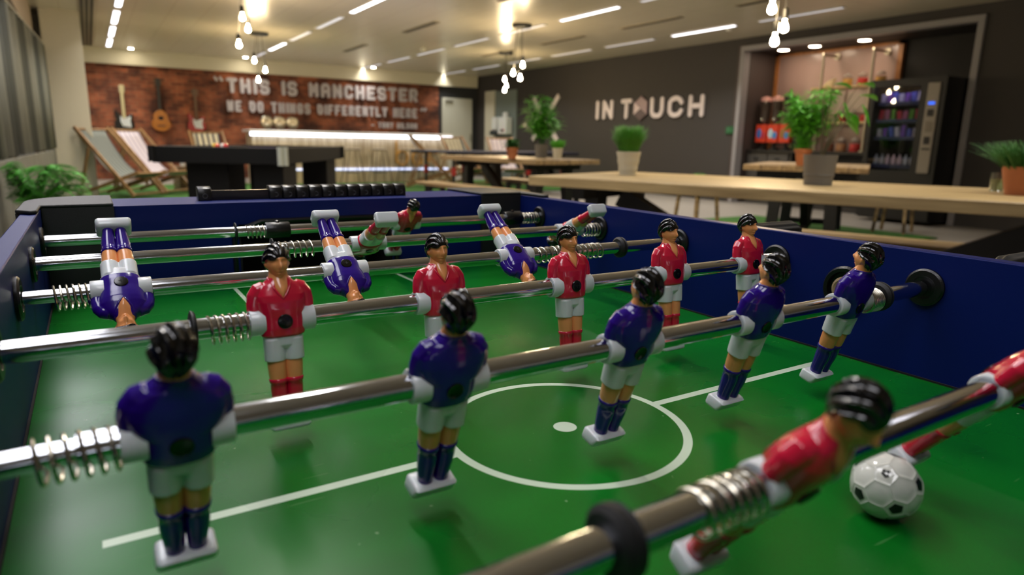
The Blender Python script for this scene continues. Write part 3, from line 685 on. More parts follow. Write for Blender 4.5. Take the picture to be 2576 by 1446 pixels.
# ------------------------------------------------------------------ pool table and table-tennis table
def pool_table():
    # near corner P, short side to the left, long side away to the right
    P = (1.62, 5.12); ang = 0.0
    t = thing('pool_table', 'black pool table with dark violet cloth and a chrome corner pocket', 'pool table', (PX, PY, 0), PR)
    blk = mat('pool_black', (6, 6, 6), 0.65, spec=0.25)
    W, Lg, zt = 1.27, 2.45, 0.85
    b = MB(); b.span((-W, 0, zt-0.16), (0, 0.12, zt)); b.span((-W, Lg-0.12, zt-0.16), (0, Lg, zt)); b.span((-W, 0.12, zt-0.16), (-W+0.12, Lg-0.12, zt)); b.span((-0.12, 0.12, zt-0.16), (0, Lg-0.12, zt)); b.build('rail', blk, t, bevel=0.006)
    b = MB(); b.span((-W+0.12, 0.12, zt-0.12), (-0.12, Lg-0.12, zt-0.03)); b.build('cloth', mat('violet_cloth', (60, 52, 120), 0.9), t)
    for y in (0.15, 1.85):
        for xa, xb in ((-1.02, -0.60), (-0.36, -0.05)):
            b = MB(); b.span((xa, y, 0.02), (xb, y+0.45, zt-0.16)); b.build('leg', blk, t, bevel=0.01)
    for x, y in ((0.0, 0.0), (-W, 0.0), (0.0, Lg), (-W, Lg)):
        if (x, y) != (0.0, 0.0): 
            b = MB(); b.cyl((x, y, zt-0.15), (x, y, zt+0.004), 0.035, n=20); b.build('corner_cap', blk, t); continue
        b = MB(); b.cyl((x-0.015, y-0.022, zt-0.17), (x-0.015, y-0.022, zt+0.008), 0.028, n=24); b.cyl((x+0.022, y+0.015, zt-0.17), (x+0.022, y+0.015, zt+0.008), 0.028, n=24); b.build('corner_cap', mat('satin_corner', (206, 212, 200), 0.4, metal=0.5), t)['label'] = 'chrome corner cap'
    M = t.matrix_basis
    for i, (x, y, c, l) in enumerate(((-1.0, 0.9, (200, 60, 24), 'orange'), (-0.93, 0.95, (190, 30, 30), 'red'), (-1.06, 0.97, (210, 180, 60), 'yellow'), (-0.99, 1.02, (220, 220, 210), 'white'))):
        q = MB(); q.sphere((0, 0, 0), 0.028, 16, 12)
        o = q.build('pool_ball', mat('ball_'+l, c, 0.1, coat=0.5)); o.location = Matrix.Rotation(PR, 4, 'Z') @ Vector((x, y, 0)) + Vector((PX, PY, zt-0.002)); tag(o, '%s pool ball lying on the pool table cloth' % l, 'pool ball', 'pool balls')
PX, PY, PR = 1.32, 6.45, R(-31)
pool_table()
def tennis_table():
    t = thing('table_tennis_table', 'dark table tennis table seen edge-on in front of the bar and deck chairs', 'table tennis table', (4.75, 9.75, 0.0195))
    tm = mat('tt_top', (34, 36, 58), 0.5)
    for x0, x1 in ((0, 1.36), (1.38, 2.74)):
        b = MB(); b.span((x0, 0, 0.735), (x1, 1.52, 0.76)); b.build('table_half', tm, t)
        b = MB(); b.span((x0, 0.003, 0.705), (x1, 0.03, 0.735)); b.span((x0, 1.49, 0.705), (x1, 1.517, 0.735)); b.build('apron', BLKSTEEL, t)
    for x in (0.22, 1.0, 1.74, 2.52):
        for y in (0.2, 1.32):
            b = MB(); b.bar((x, y, 0.0), (x, y, 0.735), 0.04, 0.04, up=(0, 1, 0)); lg = b.build('leg', BLKSTEEL, t)
            b = MB(); b.box((x, y, 0.42), (0.06, 0.06, 0.14)); b.build('bracket', mat('red_bracket', (150, 30, 26), 0.5), lg)
tennis_table()

# ------------------------------------------------------------------ picnic tables
def picnic(loc, rz, Lg, W, label, top, ht=0.76, bench=True, nb=(0.62,)):
    """long side along local y, origin at the table centre on the floor"""
    t = thing('picnic_table', label, 'table', loc, rz)
    b = MB(); b.box((0, 0, ht-0.0275), (W, Lg, 0.055)); b.build('table_top', top, t, bevel=0.006)
    for s in (-1, 1):
        y = s*(Lg/2-0.28)
        b = MB()
        b.bar((-W*0.25, y, 0.02), (-W*0.22, y, ht-0.056), 0.11, 0.09, up=(0, 1, 0)); b.bar((W*0.25, y, 0.02), (W*0.22, y, ht-0.056), 0.11, 0.09, up=(0, 1, 0))
        b.box((0, y, ht-0.09), (W*0.82, 0.08, 0.068)); b.box((0, y, 0.10), (W*0.5, 0.06, 0.06)); b.build('leg_frame', BLKSTEEL, t)
        b = MB(); b.bar((0, y-s*0.04, ht-0.13), (0, s*0.1, 0.13), 0.08, 0.12); b.build('brace', BLKSTEEL, t)
    b = MB(); b.box((0, 0, 0.10), (0.06, Lg-0.62, 0.06)); b.build('stretcher', BLKSTEEL, t)
    return t
def bench(loc, rz, Lg, label, top, ht=0.45):
    t = thing('bench', label, 'bench', loc, rz, group='wooden benches at the picnic tables')
    b = MB(); b.box((0, 0, ht-0.02), (0.30, Lg, 0.04)); b.build('seat', top, t, bevel=0.005)
    for s in (-1, 1):
        b = MB(); y = s*(Lg/2-0.25); b.bar((-0.11, y, 0), (-0.09, y, ht-0.04), 0.05, 0.05, up=(0, 1, 0)); b.bar((0.11, y, 0), (0.09, y, ht-0.04), 0.05, 0.05, up=(0, 1, 0)); b.box((0, y, ht-0.06), (0.2, 0.05, 0.04)); b.build('leg_frame', BLKSTEEL, t)
    return t
ra = R(21)
ua = Vector((0.358, -0.934)); na = Vector((0.934, 0.358))
def PA(u, n): v = ua*u+na*n; return (v.x, v.y, 0)
picnic(PA(-0.66, 3.38), ra, 2.80, 1.14, 'nearest long picnic table with a pale oak top and black steel legs', WOODT)
bench(PA(-0.85, 3.90), ra, 2.2, 'pale wooden bench tucked along the nearest picnic table', WOODT)
picnic((4.33, 6.95, 0), R(6), 2.0, 1.02, 'planked picnic table in the middle with three small potted plants on it', WOODR)
bench((3.40, 6.50, 0), R(6), 1.9, 'wooden bench on the near side of the middle picnic table', WOODR)
bench((4.83, 6.98, 0), R(6), 1.9, 'wooden bench under the middle picnic table', WOODR)
picnic((6.22, 4.05, 0.0195), R(-60), 1.8, 1.1, 'farthest right planked picnic table in front of the kitchen counter', WOODR)

# ------------------------------------------------------------------ plants
def pot(t, r0, r1, h, m, ridges=0, rim=0.0, soil=True):
    n = 12 if ridges else 4
    prof = []
    for i in range(n+1):
        u = i/n; r = r0+(r1-r0)*u
        if ridges: r += 0.0015*math.sin(u*ridges*2*PI)
        prof.append((r, h*u))
    if rim: prof = prof[:-1] + [(r1-0.001, h-rim), (r1+0.006, h-rim), (r1+0.006, h)]
    prof += [(prof[-1][0]-0.008, h), (r1-0.012, h-0.02)]
    b = MB(); b.lathe(prof, 32, cap1=False); b.build('pot', m, t)
    b = MB(); b.lathe([(r1-0.012, h-0.03), (r1-0.012, h-0.018)], 24); b.build('soil', SOIL, t)
def blades(rnd, n, r, h, w, spread, curl=0.5, z0=0.0, seg=6):
    mb = MB()
    for i in range(n):
        a = rnd.uniform(0, 2*PI); rr = r*math.sqrt(rnd.random()); l = h*rnd.uniform(0.6, 1.05); lean = spread*rnd.uniform(0.1, 1.0)*(0.4+rr/r*0.6)
        d = Vector((math.cos(a), math.sin(a), 0)); s = Vector((-d.y, d.x, 0)); p = d*rr; p.z = z0
        rs = []
        for k in range(seg+1):
            u = k/seg; q = p+d*(lean*u**(1+curl))+Vector((0, 0, l*(u-0.25*curl*lean/max(h, .01)*u*u))); ww = w*(1-u*0.92)
            rs.append([q-s*ww, q+d*ww*0.25, q+s*ww])
        mb.rings(rs, False, False, closed=False)
    return mb
def leaf(mb, p, d, l, w, droop=0.3, n=5):
    d = d.normalized(); s = d.cross(Vector((0, 0, 1)))
    if s.length < 0.1: s = Vector((1, 0, 0))
    s.normalize(); rs = []
    for k in range(n+1):
        u = k/n; q = p+d*(l*u)+Vector((0, 0, -droop*l*u*u)); ww = w*math.sin(PI*min(0.98, 0.04+0.94*u))**0.8
        rs.append([q-s*ww+Vector((0, 0, ww*0.25)), q, q+s*ww+Vector((0, 0, ww*0.25))])
    mb.rings(rs, False, False, closed=False)
def plants():
    rnd = random.Random(4)
    def solid(o, t=0.0006): s = o.modifiers.new('s', 'SOLIDIFY'); s.thickness = t; return o
    # white pot, bushy grass, on nearest table
    t = thing('potted_grass', 'bushy green grass in a ribbed white pot on the nearest picnic table', 'potted plant', (2.60, 2.87, 0.76))
    pot(t, 0.052, 0.076, 0.145, POTWHITE, 9)
    solid(blades(rnd, 1300, 0.055, 0.185, 0.0028, 0.075, 0.6, 0.12).build('foliage', LEAF, t))
    # grey pot with broad leaf seedling and tall light green foliage
    t = thing('potted_leafy_plant', 'plant with a few broad round leaves on thin stems in a dark grey pot', 'potted plant', (2.95, 1.78, 0.76))
    pot(t, 0.068, 0.084, 0.155, POTGREY, 0)
    b = MB(); b.lathe([(0.0735, 0.048), (0.0760, 0.050), (0.0760, 0.054), (0.0738, 0.056)], 32, cap0=False, cap1=False); b.build('groove_band', POTGREY, t)
    st = MB(); lf = MB()
    tips = [(0.04, 0.0, 0.51, 0.0), (0.13, -0.08, 0.51, 0.1), (0.14, -0.09, 0.455, 0.0), (0.075, -0.045, 0.42, -1.0), (0.15, -0.10, 0.41, -1.0), (0.09, -0.06, 0.33, -0.4), (0.115, -0.05, 0.37, -0.7), (0.00, 0.02, 0.46, 0.2)]
    for x, y, z, dn in tips:
        pts = [(x*0.1*(1-u)+x*u*u, y*u, 0.13+(z-0.13)*u) for u in np.linspace(0, 1, 7)]
        st.tube(pts, [0.0035*(1-0.6*u) for u in np.linspace(0, 1, 7)], 6)
        leaf(lf, Vector(pts[-1]), Vector((0.849, -0.528, 0))*(1.0+dn*0.6)+Vector((rnd.uniform(-.3, .3), rnd.uniform(-.3, .3), dn)), rnd.uniform(0.085, 0.10), 0.038, 0.25, 7)
    st.build('stem', mat('twig_brown', (84, 74, 46), 0.7), t); solid(lf.build('foliage', LEAFB, t))
    # pale bottle-brush foliage plant in terracotta on far-right table, tall
    t = thing('potted_fennel', 'tall feathery bright green plant in a terracotta pot on the far right table', 'potted plant', (5.55, 3.70, 0.7795))
    pot(t, 0.05, 0.075, 0.16, TERRA, 0, rim=0.03)
    fb = MB(); sb = MB()
    for i in range(46):
        a = rnd.uniform(0, 2*PI); rr = rnd.uniform(0.02, 0.25); h = rnd.uniform(0.28, 0.56)
        tip = Vector((rr*math.cos(a)+0.06, rr*math.sin(a), 0.14+h)); base = Vector((0.02*math.cos(a), 0.02*math.sin(a), 0.14))
        pts = [base.lerp(tip, u)+Vector((0, 0, 0.03*math.sin(u*PI))) for u in np.linspace(0, 1, 8)]
        sb.tube(pts, 0.002, 5)
        for k in range(3, 8):
            for j in range(9):
                b_ = rnd.uniform(0, 2*PI); leaf(fb, pts[k], Vector((math.cos(b_), math.sin(b_), rnd.uniform(-0.2, 0.9))), rnd.uniform(0.06, 0.12), 0.009, 0.3, 4)
    for j in range(500):
        b_ = rnd.uniform(0, 2*PI); leaf(fb, Vector((rnd.gauss(0, .035), rnd.gauss(0, .035), rnd.uniform(0.15, 0.28))), Vector((math.cos(b_), math.sin(b_), rnd.uniform(0.1, 0.9))), 0.06, 0.005, 0.2, 3)
    sb.build('stem', LEAFD, t); solid(fb.build('foliage', LEAFB, t))
    # terracotta pot at right frame edge
    t = thing('potted_grass', 'spiky green grass in a terracotta pot at the right edge of the nearest table', 'potted plant', (3.24, 0.98, 0.76))
    pot(t, 0.055, 0.082, 0.125, TERRA, 0)
    solid(blades(rnd, 900, 0.07, 0.14, 0.0022, 0.16, 0.4, 0.10).build('foliage', LEAFD, t))
    # middle table
    t = thing('potted_herb', 'low dark green herb in a small terracotta pot, left on the middle picnic table', 'potted plant', (3.87, 6.30, 0.76))
    pot(t, 0.045, 0.068, 0.13, TERRA, 0, rim=0.03)
    fb = MB()
    for j in range(420):
        b_ = rnd.uniform(0, 2*PI); leaf(fb, Vector((rnd.gauss(0, .035), rnd.gauss(0, .035), rnd.uniform(0.12, 0.21))), Vector((math.cos(b_), math.sin(b_), rnd.uniform(0, 0.9))), 0.05, 0.012, 0.3, 4)
    solid(fb.build('foliage', LEAFD, t))
    t = thing('potted_bamboo_palm', 'tall leafy palm-like plant in a grey pot in the centre of the middle picnic table', 'potted plant', (4.62, 6.80, 0.76))
    pot(t, 0.07, 0.085, 0.17, POTGREY, 0)
    fb = MB(); sb = MB()
    for i in range(30):
        a = rnd.uniform(0, 2*PI); rr = rnd.uniform(0.03, 0.25); h = rnd.uniform(0.22, 0.58)
        tip = Vector((rr*math.cos(a), rr*math.sin(a), 0.16+h)); base = Vector((0.02*math.cos(a), 0.02*math.sin(a), 0.15))
        pts = [base.lerp(tip, u)-Vector((math.cos(a), math.sin(a), 0))*0.04*math.sin(u*PI) for u in np.linspace(0, 1, 8)]
        sb.tube(pts, 0.003, 5)
        for k in range(3, 8):
            for j in range(6):
                b_ = rnd.uniform(0, 2*PI); leaf(fb, pts[k], Vector((math.cos(b_), math.sin(b_), rnd.uniform(0.0, 0.9))), rnd.uniform(0.10, 0.17), 0.012, 0.4, 4)
    sb.build('stem', LEAFD, t); solid(fb.build('foliage', LEAFB, t))
    t = thing('potted_grass', 'small round tuft of grass in a slim white pot, right on the middle picnic table', 'potted plant', (4.56, 6.36, 0.76))
    pot(t, 0.048, 0.065, 0.13, POTWHITE, 0)
    solid(blades(rnd, 700, 0.055, 0.13, 0.0022, 0.07, 0.5, 0.10).build('foliage', LEAFB, t))
    # far small plant under the tables
    t = thing('potted_grass', 'tiny green plant in a white pot on a low stool seen beneath the nearest table', 'potted plant', (5.35, 4.80, 0.467))
    pot(t, 0.04, 0.055, 0.11, POTWHITE, 0)
    solid(blades(rnd, 250, 0.045, 0.10, 0.0025, 0.05, 0.5, 0.09).build('foliage', LEAFB, t))
    # floor palm, left
    t = thing('potted_palm', 'arching green palm fern standing on the floor by the blinds at the left', 'potted plant', (-0.66, 6.2, 0))
    b = MB(); b.lathe([(0.12, 0), (0.15, 0.02), (0.16, 0.16), (0.165, 0.18), (0.15, 0.18), (0.145, 0.15)], 28, cap1=False); b.build('pot', mat('palm_pot_grey', (150, 148, 136), 0.6), t)
    b = MB(); b.lathe([(0.15, 0.14), (0.15, 0.15)], 20); b.build('soil', SOIL, t)
    b = MB(); b.tube([(0, 0, 0.12), (0.005, 0, 0.25), (0, 0, 0.40)], [0.05, 0.042, 0.03], 12); b.build('trunk', mat('palm_trunk', (74, 58, 26), 0.9, var=0.4, vscale=60, bump=1.0), t)
    fb = MB()
    for i in range(26):
        a = 2*PI*i/26+rnd.uniform(-.1, .1); l = rnd.uniform(0.32, 0.44)*(0.42 if math.cos(a) < -0.3 else 0.82); up = rnd.uniform(0.10, 0.50)
        d = Vector((math.cos(a), math.sin(a), 0)); s = Vector((-d.y, d.x, 0)); pts = []
        for u in np.linspace(0, 1, 15): pts.append(Vector((0, 0, 0.38))+d*(l*u)+Vector((0, 0, up*math.sin(u*2.2)*0.8-0.10*u*u)))
        fb.tube(pts, [0.004*(1-0.7*u) for u in np.linspace(0, 1, 15)], 5)
        for k in range(2, 15):
            u = k/14; ll = 0.15*math.sin(PI*min(1, 0.15+u*0.8))+0.02
            for sg in (-1, 1):
                leaf(fb, pts[k], d*0.7+s*sg*0.9+Vector((0, 0, 0.2)), ll, 0.013, 0.35, 3)
    solid(fb.build('frond', mat('palm_green', (60, 140, 28), 0.55, var=0.3, vscale=12), t))
plants()

# ------------------------------------------------------------------ stools / chairs under the far right
def low_stool(x, y, label, rz=0):
    t = thing('low_stool', label, 'stool', (x, y, 0.0195), rz)
    b = MB(); b.box((0, 0, 0.43), (0.42, 0.36, 0.035)); b.build('seat', WOODR, t, bevel=0.005)
    for s in (-1, 1):
        for q in (-1, 1):
            b = MB(); b.bar((s*0.15, q*0.13, 0.415), (s*0.18, q*0.16, 0.0), 0.03, 0.03, up=(0, 1, 0)); b.build('leg', WOODR, t)
low_stool(5.35, 4.80, 'low wooden stool holding a tiny white pot, seen beneath the nearest table')
low_stool(7.50, 3.80, 'wooden stool with slim tapered legs seen beneath the nearest table, right of the others', R(15))

# ------------------------------------------------------------------ kitchen niche
def jar(x, y, z, fill, label, r=0.06, h=0.14):
    t = thing('glass_jar', label, 'jar', (x, y, z), group='jars on the niche shelves')
    b = MB(); b.lathe([(r*0.9, 0.0), (r, 0.01), (r, h*0.62), (r*0.97, h*0.64)], 18); b.build('contents', fill, t)
    b = MB(); b.lathe([(r*1.02, 0.0), (r*1.04, h*0.7), (r*0.8, h*0.85), (r*0.75, h*0.9)], 18, cap0=False, cap1=False); b.build('glass', JARG, t)
    b = MB(); b.lathe([(r*0.8, h*0.9), (r*0.82, h*1.0), (r*0.3, h*1.04), (r*0.3, h*1.12), (r*0.2, h*1.14)], 18); b.build('lid', JARL, t)
JARG = mat('jar_glass', (200, 196, 190), 0.08, trans=0.85)
JARG.node_tree.nodes['Principled BSDF'].inputs['Alpha'].default_value = 0.25
JARL = mat('jar_lid', (190, 180, 172), 0.3)
def niche():
    ctr = mat('dark_cabinet', (38, 36, 36), 0.5)
    t = thing('kitchen_cabinet', 'dark low kitchen cabinet unit with two cup handles below the cereal dispensers', 'cabinet', (9.35, 6.05, 0))
    b = MB(); b.span((0.0, 0.55, 0.0), (0.55, 1.36, 0.86)); b.build('body', mat('cabinet_grey', (66, 64, 62), 0.5), t, bevel=0.004)
    for y in (0.56, 0.97):
        b = MB(); b.span((-0.018, y, 0.08), (-0.001, y+0.385, 0.85)); d = b.build('door', mat('cabinet_grey', (66, 64, 62), 0.5), t, bevel=0.003)
        b = MB(); b.sphere((-0.03, y+0.2, 0.76), (0.018, 0.05, 0.018), 12, 8); b.build('handle', BLKSTEEL, d)
    t = thing('fridge_cabinet', 'black open kitchen unit below the jar shelves', 'cabinet', (9.35, 5.0, 0))
    b = MB(); b.span((0, 0.02, 0), (0.55, 0.05, 0.86)); b.span((0, 1.55, 0), (0.55, 1.58, 0.86)); b.span((0.5, 0.05, 0), (0.53, 1.55, 0.86)); b.span((0, 0.05, 0.0), (0.5, 1.55, 0.08)); b.build('body', ctr, t)
    b = MB(); b.span((0.0, 0.05, 0.44), (0.5, 1.55, 0.46)); b.build('shelf', ctr, t)
    t = tag(MB().span((9.30, 5.0, 0.862), (9.9, 7.42, 0.90)).build('worktop', mat('black_worktop', (22, 21, 21), 0.3)), 'long thin black worktop running through the kitchen niche', 'worktop')
    # pipe shelving
    t = thing('pipe_shelf', 'shelf rack of galvanised pipes with two wooden boards above the worktop', 'shelf', (9.55, 4.98, 0.90))
    pm = mat('galvanised_pipe', (176, 168, 150), 0.35, metal=0.9)
    for y in (0.53, 1.33):
        b = MB(); b.cyl((0, y, 0.02), (0, y, 1.46), 0.02, n=14); b.cyl((0, y, 0), (0, y, 0.02), 0.05, n=18); b.build('upright_pipe', pm, t)
        b = MB(); b.cyl((0, y, 1.46), (0.33, y, 1.46), 0.018, n=12); b.sphere((0, y, 1.46), 0.03, 12, 8); b.cyl((0.33, y, 1.46), (0.34, y, 1.46), 0.05, n=18); b.build('wall_arm', pm, t)
    for z in (0.42, 0.95):
        b = MB(); b.span((0.025, 0.22, z), (0.30, 1.52, z+0.03)); b.build('board', wood('shelf_board', (176, 146, 96), (216, 190, 140), 'Y'), t)
    redf = mat('red_sweets', (200, 30, 26), 0.4); tan = mat('tan_cookies', (176, 124, 80), 0.7, var=0.4, vscale=60); yel = mat('yellow_pasta', (206, 160, 70), 0.6, var=0.3, vscale=60); brn = mat('brown_nuts', (130, 70, 40), 0.7, var=0.4, vscale=60)
    kinds = {'red': redf, 'tan': tan, 'yellow': yel, 'brown': brn}
    for y, c, w in ((5.98, 'yellow', 'left'), (5.74, 'red', 'middle'), (5.46, 'yellow', 'right')): jar(9.72, y, 1.88, kinds[c], 'jar of %s food on the top niche shelf, %s of three' % (c, w), 0.07, 0.17)
    for y, c, w in ((5.99, 'red', 'first'), (5.83, 'brown', 'second'), (5.64, 'red', 'third'), (5.44, 'tan', 'last')): jar(9.72, y, 1.35, kinds[c], 'jar of %s food on the lower niche shelf, %s from the left' % (c, w), 0.06, 0.16)
    for y, c, w in ((6.15, 'brown', 'first'), (5.94, 'tan', 'second'), (5.72, 'red', 'third'), (5.50, 'tan', 'fourth'), (5.24, 'red', 'last')): jar(9.70, y, 0.90, kinds[c], 'jar of %s food on the niche worktop, %s from the left' % (c, w), 0.075, 0.19)
    b = MB(); b.prism([(0, 0), (0.18, 0.02), (0.22, 0.14), (0.1, 0.1)], -0.02, 0.02, Matrix(((0, 0, 1), (-1, 0, 0), (0, 1, 0)))); tag(b.build('cardboard_packet', mat('packet_cream', (210, 196, 160), 0.7), loc=(9.72, 6.4, 1.88)), 'crumpled cream packet lying on the left of the top niche shelf', 'packet')
    # cereal dispensers
    for i, (y, a, c2) in enumerate(((7.29, 'left', (60, 110, 190)), (7.06, 'middle', (180, 214, 226)), (6.83, 'right', (150, 110, 60)))):
        t = thing('cereal_dispenser', 'cereal dispenser with white lid, clear hopper and orange printed box, %s of three' % a, 'dispenser', (9.55, y, 0.90), group='cereal dispensers on the worktop')
        b = MB(); b.lathe([(0.085, 0.0), (0.085, 0.03), (0.03, 0.04), (0.03, 0.12)], 18); b.build('foot', BLKSTEEL, t)
        b = MB(); b.box((0, 0, 0.27), (0.16, 0.21, 0.30)); b.build('printed_box', mat('orange_red_box', (212, 62, 30), 0.5), t, bevel=0.01)
        b = MB(); b.sphere((-0.082, 0.03, 0.27), (0.006, 0.05, 0.08), 14, 10); b.build('print_patch', mat('patch_%d' % i, c2, 0.5), t)
        b = MB(); b.sphere((-0.082, -0.05, 0.24), (0.006, 0.045, 0.06), 14, 10); b.build('print_patch', mat('patch_b%d' % i, (60, 130, 200) if i else (180, 40, 60), 0.5), t)
        b = MB(); b.lathe([(0.035, 0.42), (0.06, 0.46), (0.085, 0.54), (0.09, 0.80)], 20); b.build('hopper', mat('hopper_dark', (70, 58, 50), 0.08, coat=0.8), t)
        b = MB(); b.lathe([(0.095, 0.80), (0.098, 0.83), (0.09, 0.86), (0.03, 0.885)], 20); b.build('lid', mat('lid_white_red', (226, 170, 164), 0.25, coat=0.5) if i < 2 else BLKSTEEL, t)
        b = MB(); b.sphere((-0.07, 0, 0.50), 0.03, 12, 8); b.build('knob', CHROME, t)
    # black bin / kettle
    t = thing('black_urn', 'tall black urn on the worktop behind the feathery plant', 'urn', (9.55, 6.61, 0.90))
    b = MB(); b.lathe([(0.085, 0), (0.092, 0.02), (0.092, 0.5), (0.08, 0.56), (0.03, 0.58)], 24); b.build('body', BLACKP, t)
    b = MB(); b.tube([(0, -0.07, 0.54), (0, -0.085, 0.60), (0, 0, 0.66), (0, 0.085, 0.60), (0, 0.07, 0.54)], 0.01, 8); b.build('handle', BLACKP, t)
niche()

def vending():
    t = thing('vending_machine', 'tall black vending machine with lit snack rows and a pale control strip', 'vending machine', (8.60, 3.98, 0))
    D, W, H = 0.86, 0.94, 1.83
    blk = mat('vending_black', (15, 15, 15), 0.5)
    b = MB()
    b.span((0.06, 0, 0.04), (D, 0.03, H)); b.span((0.06, W-0.03, 0.04), (D, W, H)); b.span((D-0.03, 0.03, 0.04), (D, W-0.03, H)); b.span((0.06, 0.03, 0.04), (D-0.03, W-0.03, 0.08)); b.span((0.06, 0.03, H-0.04), (D-0.03, W-0.03, H)); b.build('cabinet', blk, t)
    wy0, wy1, wz0, wz1 = 0.30, 0.88, 0.68, 1.74
    b = MB(); b.span((0, 0, 0.06), (0.06, W, wz0)); b.span((0, 0, wz1), (0.06, W, H)); b.span((0, 0, wz0), (0.06, wy0, wz1)); b.span((0, wy1, wz0), (0.06, W, wz1)); b.build('door_frame', blk, t)
    b = MB(); b.span((0.015, wy0, wz0), (0.02, wy1, wz1)); b.build('window', mat('vending_glass', (235, 240, 245), 0.02, trans=1.0), t)
    b = MB(); b.span((-0.02, 0.06, 0.66), (0, 0.21, 1.76)); p = b.build('control_panel', mat('panel_beige', (138, 130, 120), 0.45), t, bevel=0.012)
    for (z0, z1, m, y0, y1, nm) in ((1.50, 1.53, mat('display_blue', (30, 70, 160), 0.3, emit=(30, 80, 200), estr=0.6), 0.10, 0.17, 'display'), (1.36, 1.44, BLKSTEEL, 0.10, 0.17, 'coin_slot'), (1.02, 1.11, BLKSTEEL, 0.10, 0.165, 'card_reader'), (0.95, 0.97, BLKSTEEL, 0.08, 0.18, 'note_slot')):
        b = MB(); b.span((-0.028, y0, z0), (-0.019, y1, z1)); b.build(nm, m, p)
    for i in range(4):
        for j in range(3):
            b = MB(); b.box((-0.024, 0.105+j*0.03, 1.18+i*0.035), (0.008, 0.02, 0.022)); b.build('key', mat('key_grey', (130, 120, 110), 0.5), p)
    b = MB(); b.span((-0.004, 0.32, 0.30), (0.0, 0.86, 0.50)); b.build('delivery_flap', mat('flap', (10, 10, 10), 0.25), t)
    b = MB(); b.span((0.065, wy0+0.005, wz1+0.015), (0.10, wy1-0.005, wz1+0.03)); b.build('light_tube', mat('vend_tube', (255, 255, 255), 0.3, emit=(200, 205, 255), estr=1.6), t)
    b = MB(); b.span((0.10, wy0-0.1, wz0-0.02), (0.11, wy0-0.09, wz1)); b.build('inner_wall', DARK, t)
    rnd = random.Random(7)
    cols = [(190, 40, 70), (120, 60, 190), (90, 150, 40), (200, 190, 220), (170, 80, 130), (80, 90, 200)]
    for k, z in enumerate((0.72, 1.08, 1.30, 1.52)):
        b = MB(); b.span((0.10, wy0+0.01, z), (0.60, wy1-0.01, z+0.015)); b.span((0.095, wy0+0.01, z-0.01), (0.10, wy1-0.01, z+0.035)); b.build('shelf', mat('vend_shelf', (60, 66, 110), 0.35), t)
        for j in range(7):
            y = wy0+0.06+j*0.078; h = rnd.uniform(0.11, 0.16); c = cols[(j*2+k*3) % 6] if k else (190+rnd.randint(0, 40), 200, 225)
            o = MB()
            if k == 0: o.lathe([(0.025, 0), (0.028, 0.01), (0.028, 0.10), (0.012, 0.13), (0.012, 0.15)], 12)
            else: o.box((0, 0, h/2), (0.03, 0.055, h), Matrix.Rotation(rnd.uniform(-.2, .2), 3, 'X'))
            q = o.build('drink_bottle' if k == 0 else 'snack_packet', mat('snack_%d_%d' % (k, c[0]), c, 0.35), loc=(8.60+0.14, 3.98+y, z+0.016 + (0 if k == 0 else 0.006)))
            ords = ['first', 'second', 'third', 'fourth', 'fifth', 'sixth', 'seventh']
            tag(q, '%s in the vending machine, %s row, %s from the right' % ('small pale drink bottle' if k == 0 else 'snack packet', ['bottom', 'lower middle', 'upper middle', 'top'][k], ords[j]), 'bottle' if k == 0 else 'packet', 'goods in the vending machine')
vending()

# glasses at the far right behind the terracotta pot
def glasses():
    for i, (x, y, l) in enumerate(((3.45, 1.16, 'left'), (3.52, 1.10, 'middle'), (3.56, 1.04, 'right'))):
        t = thing('drinking_glass', 'upturned clear glass on the nearest table beside the terracotta pot, %s of three' % l, 'glass', (x, y, 0.76), group='glasses by the terracotta pot')
        b = MB(); b.lathe([(0.026, 0.0), (0.028, 0.002), (0.033, 0.09), (0.031, 0.09), (0.026, 0.006)], 20, cap1=False); b.build('bowl', mat('clear_glass', (240, 244, 244), 0.03, trans=1.0), t)
        b = MB(); b.lathe([(0.024, 0.006), (0.030, 0.06)], 20); b.build('drink', mat('lemon_water', (216, 220, 150), 0.05, trans=0.8), t)
glasses()
# ================================================================== FOOTBALL TABLE
HR = F+0.0823       # rod axis
WT = F+0.1134       # top of walls
WX_ = 0.334         # inner wall
YF = 0.592          # far wall face
YN = -0.60
RODY = {3: (-0.2296, 0.018), 4: (-0.0795, 0.012), 5: (0.0755, 0.004), 6: (0.2190, 0.0), 7: (0.3726, 0.0), 8: (0.5277, 0.0)}
Y3, Y4, Y5, Y6, Y7, Y8 = 3, 4, 5, 6, 7, 8

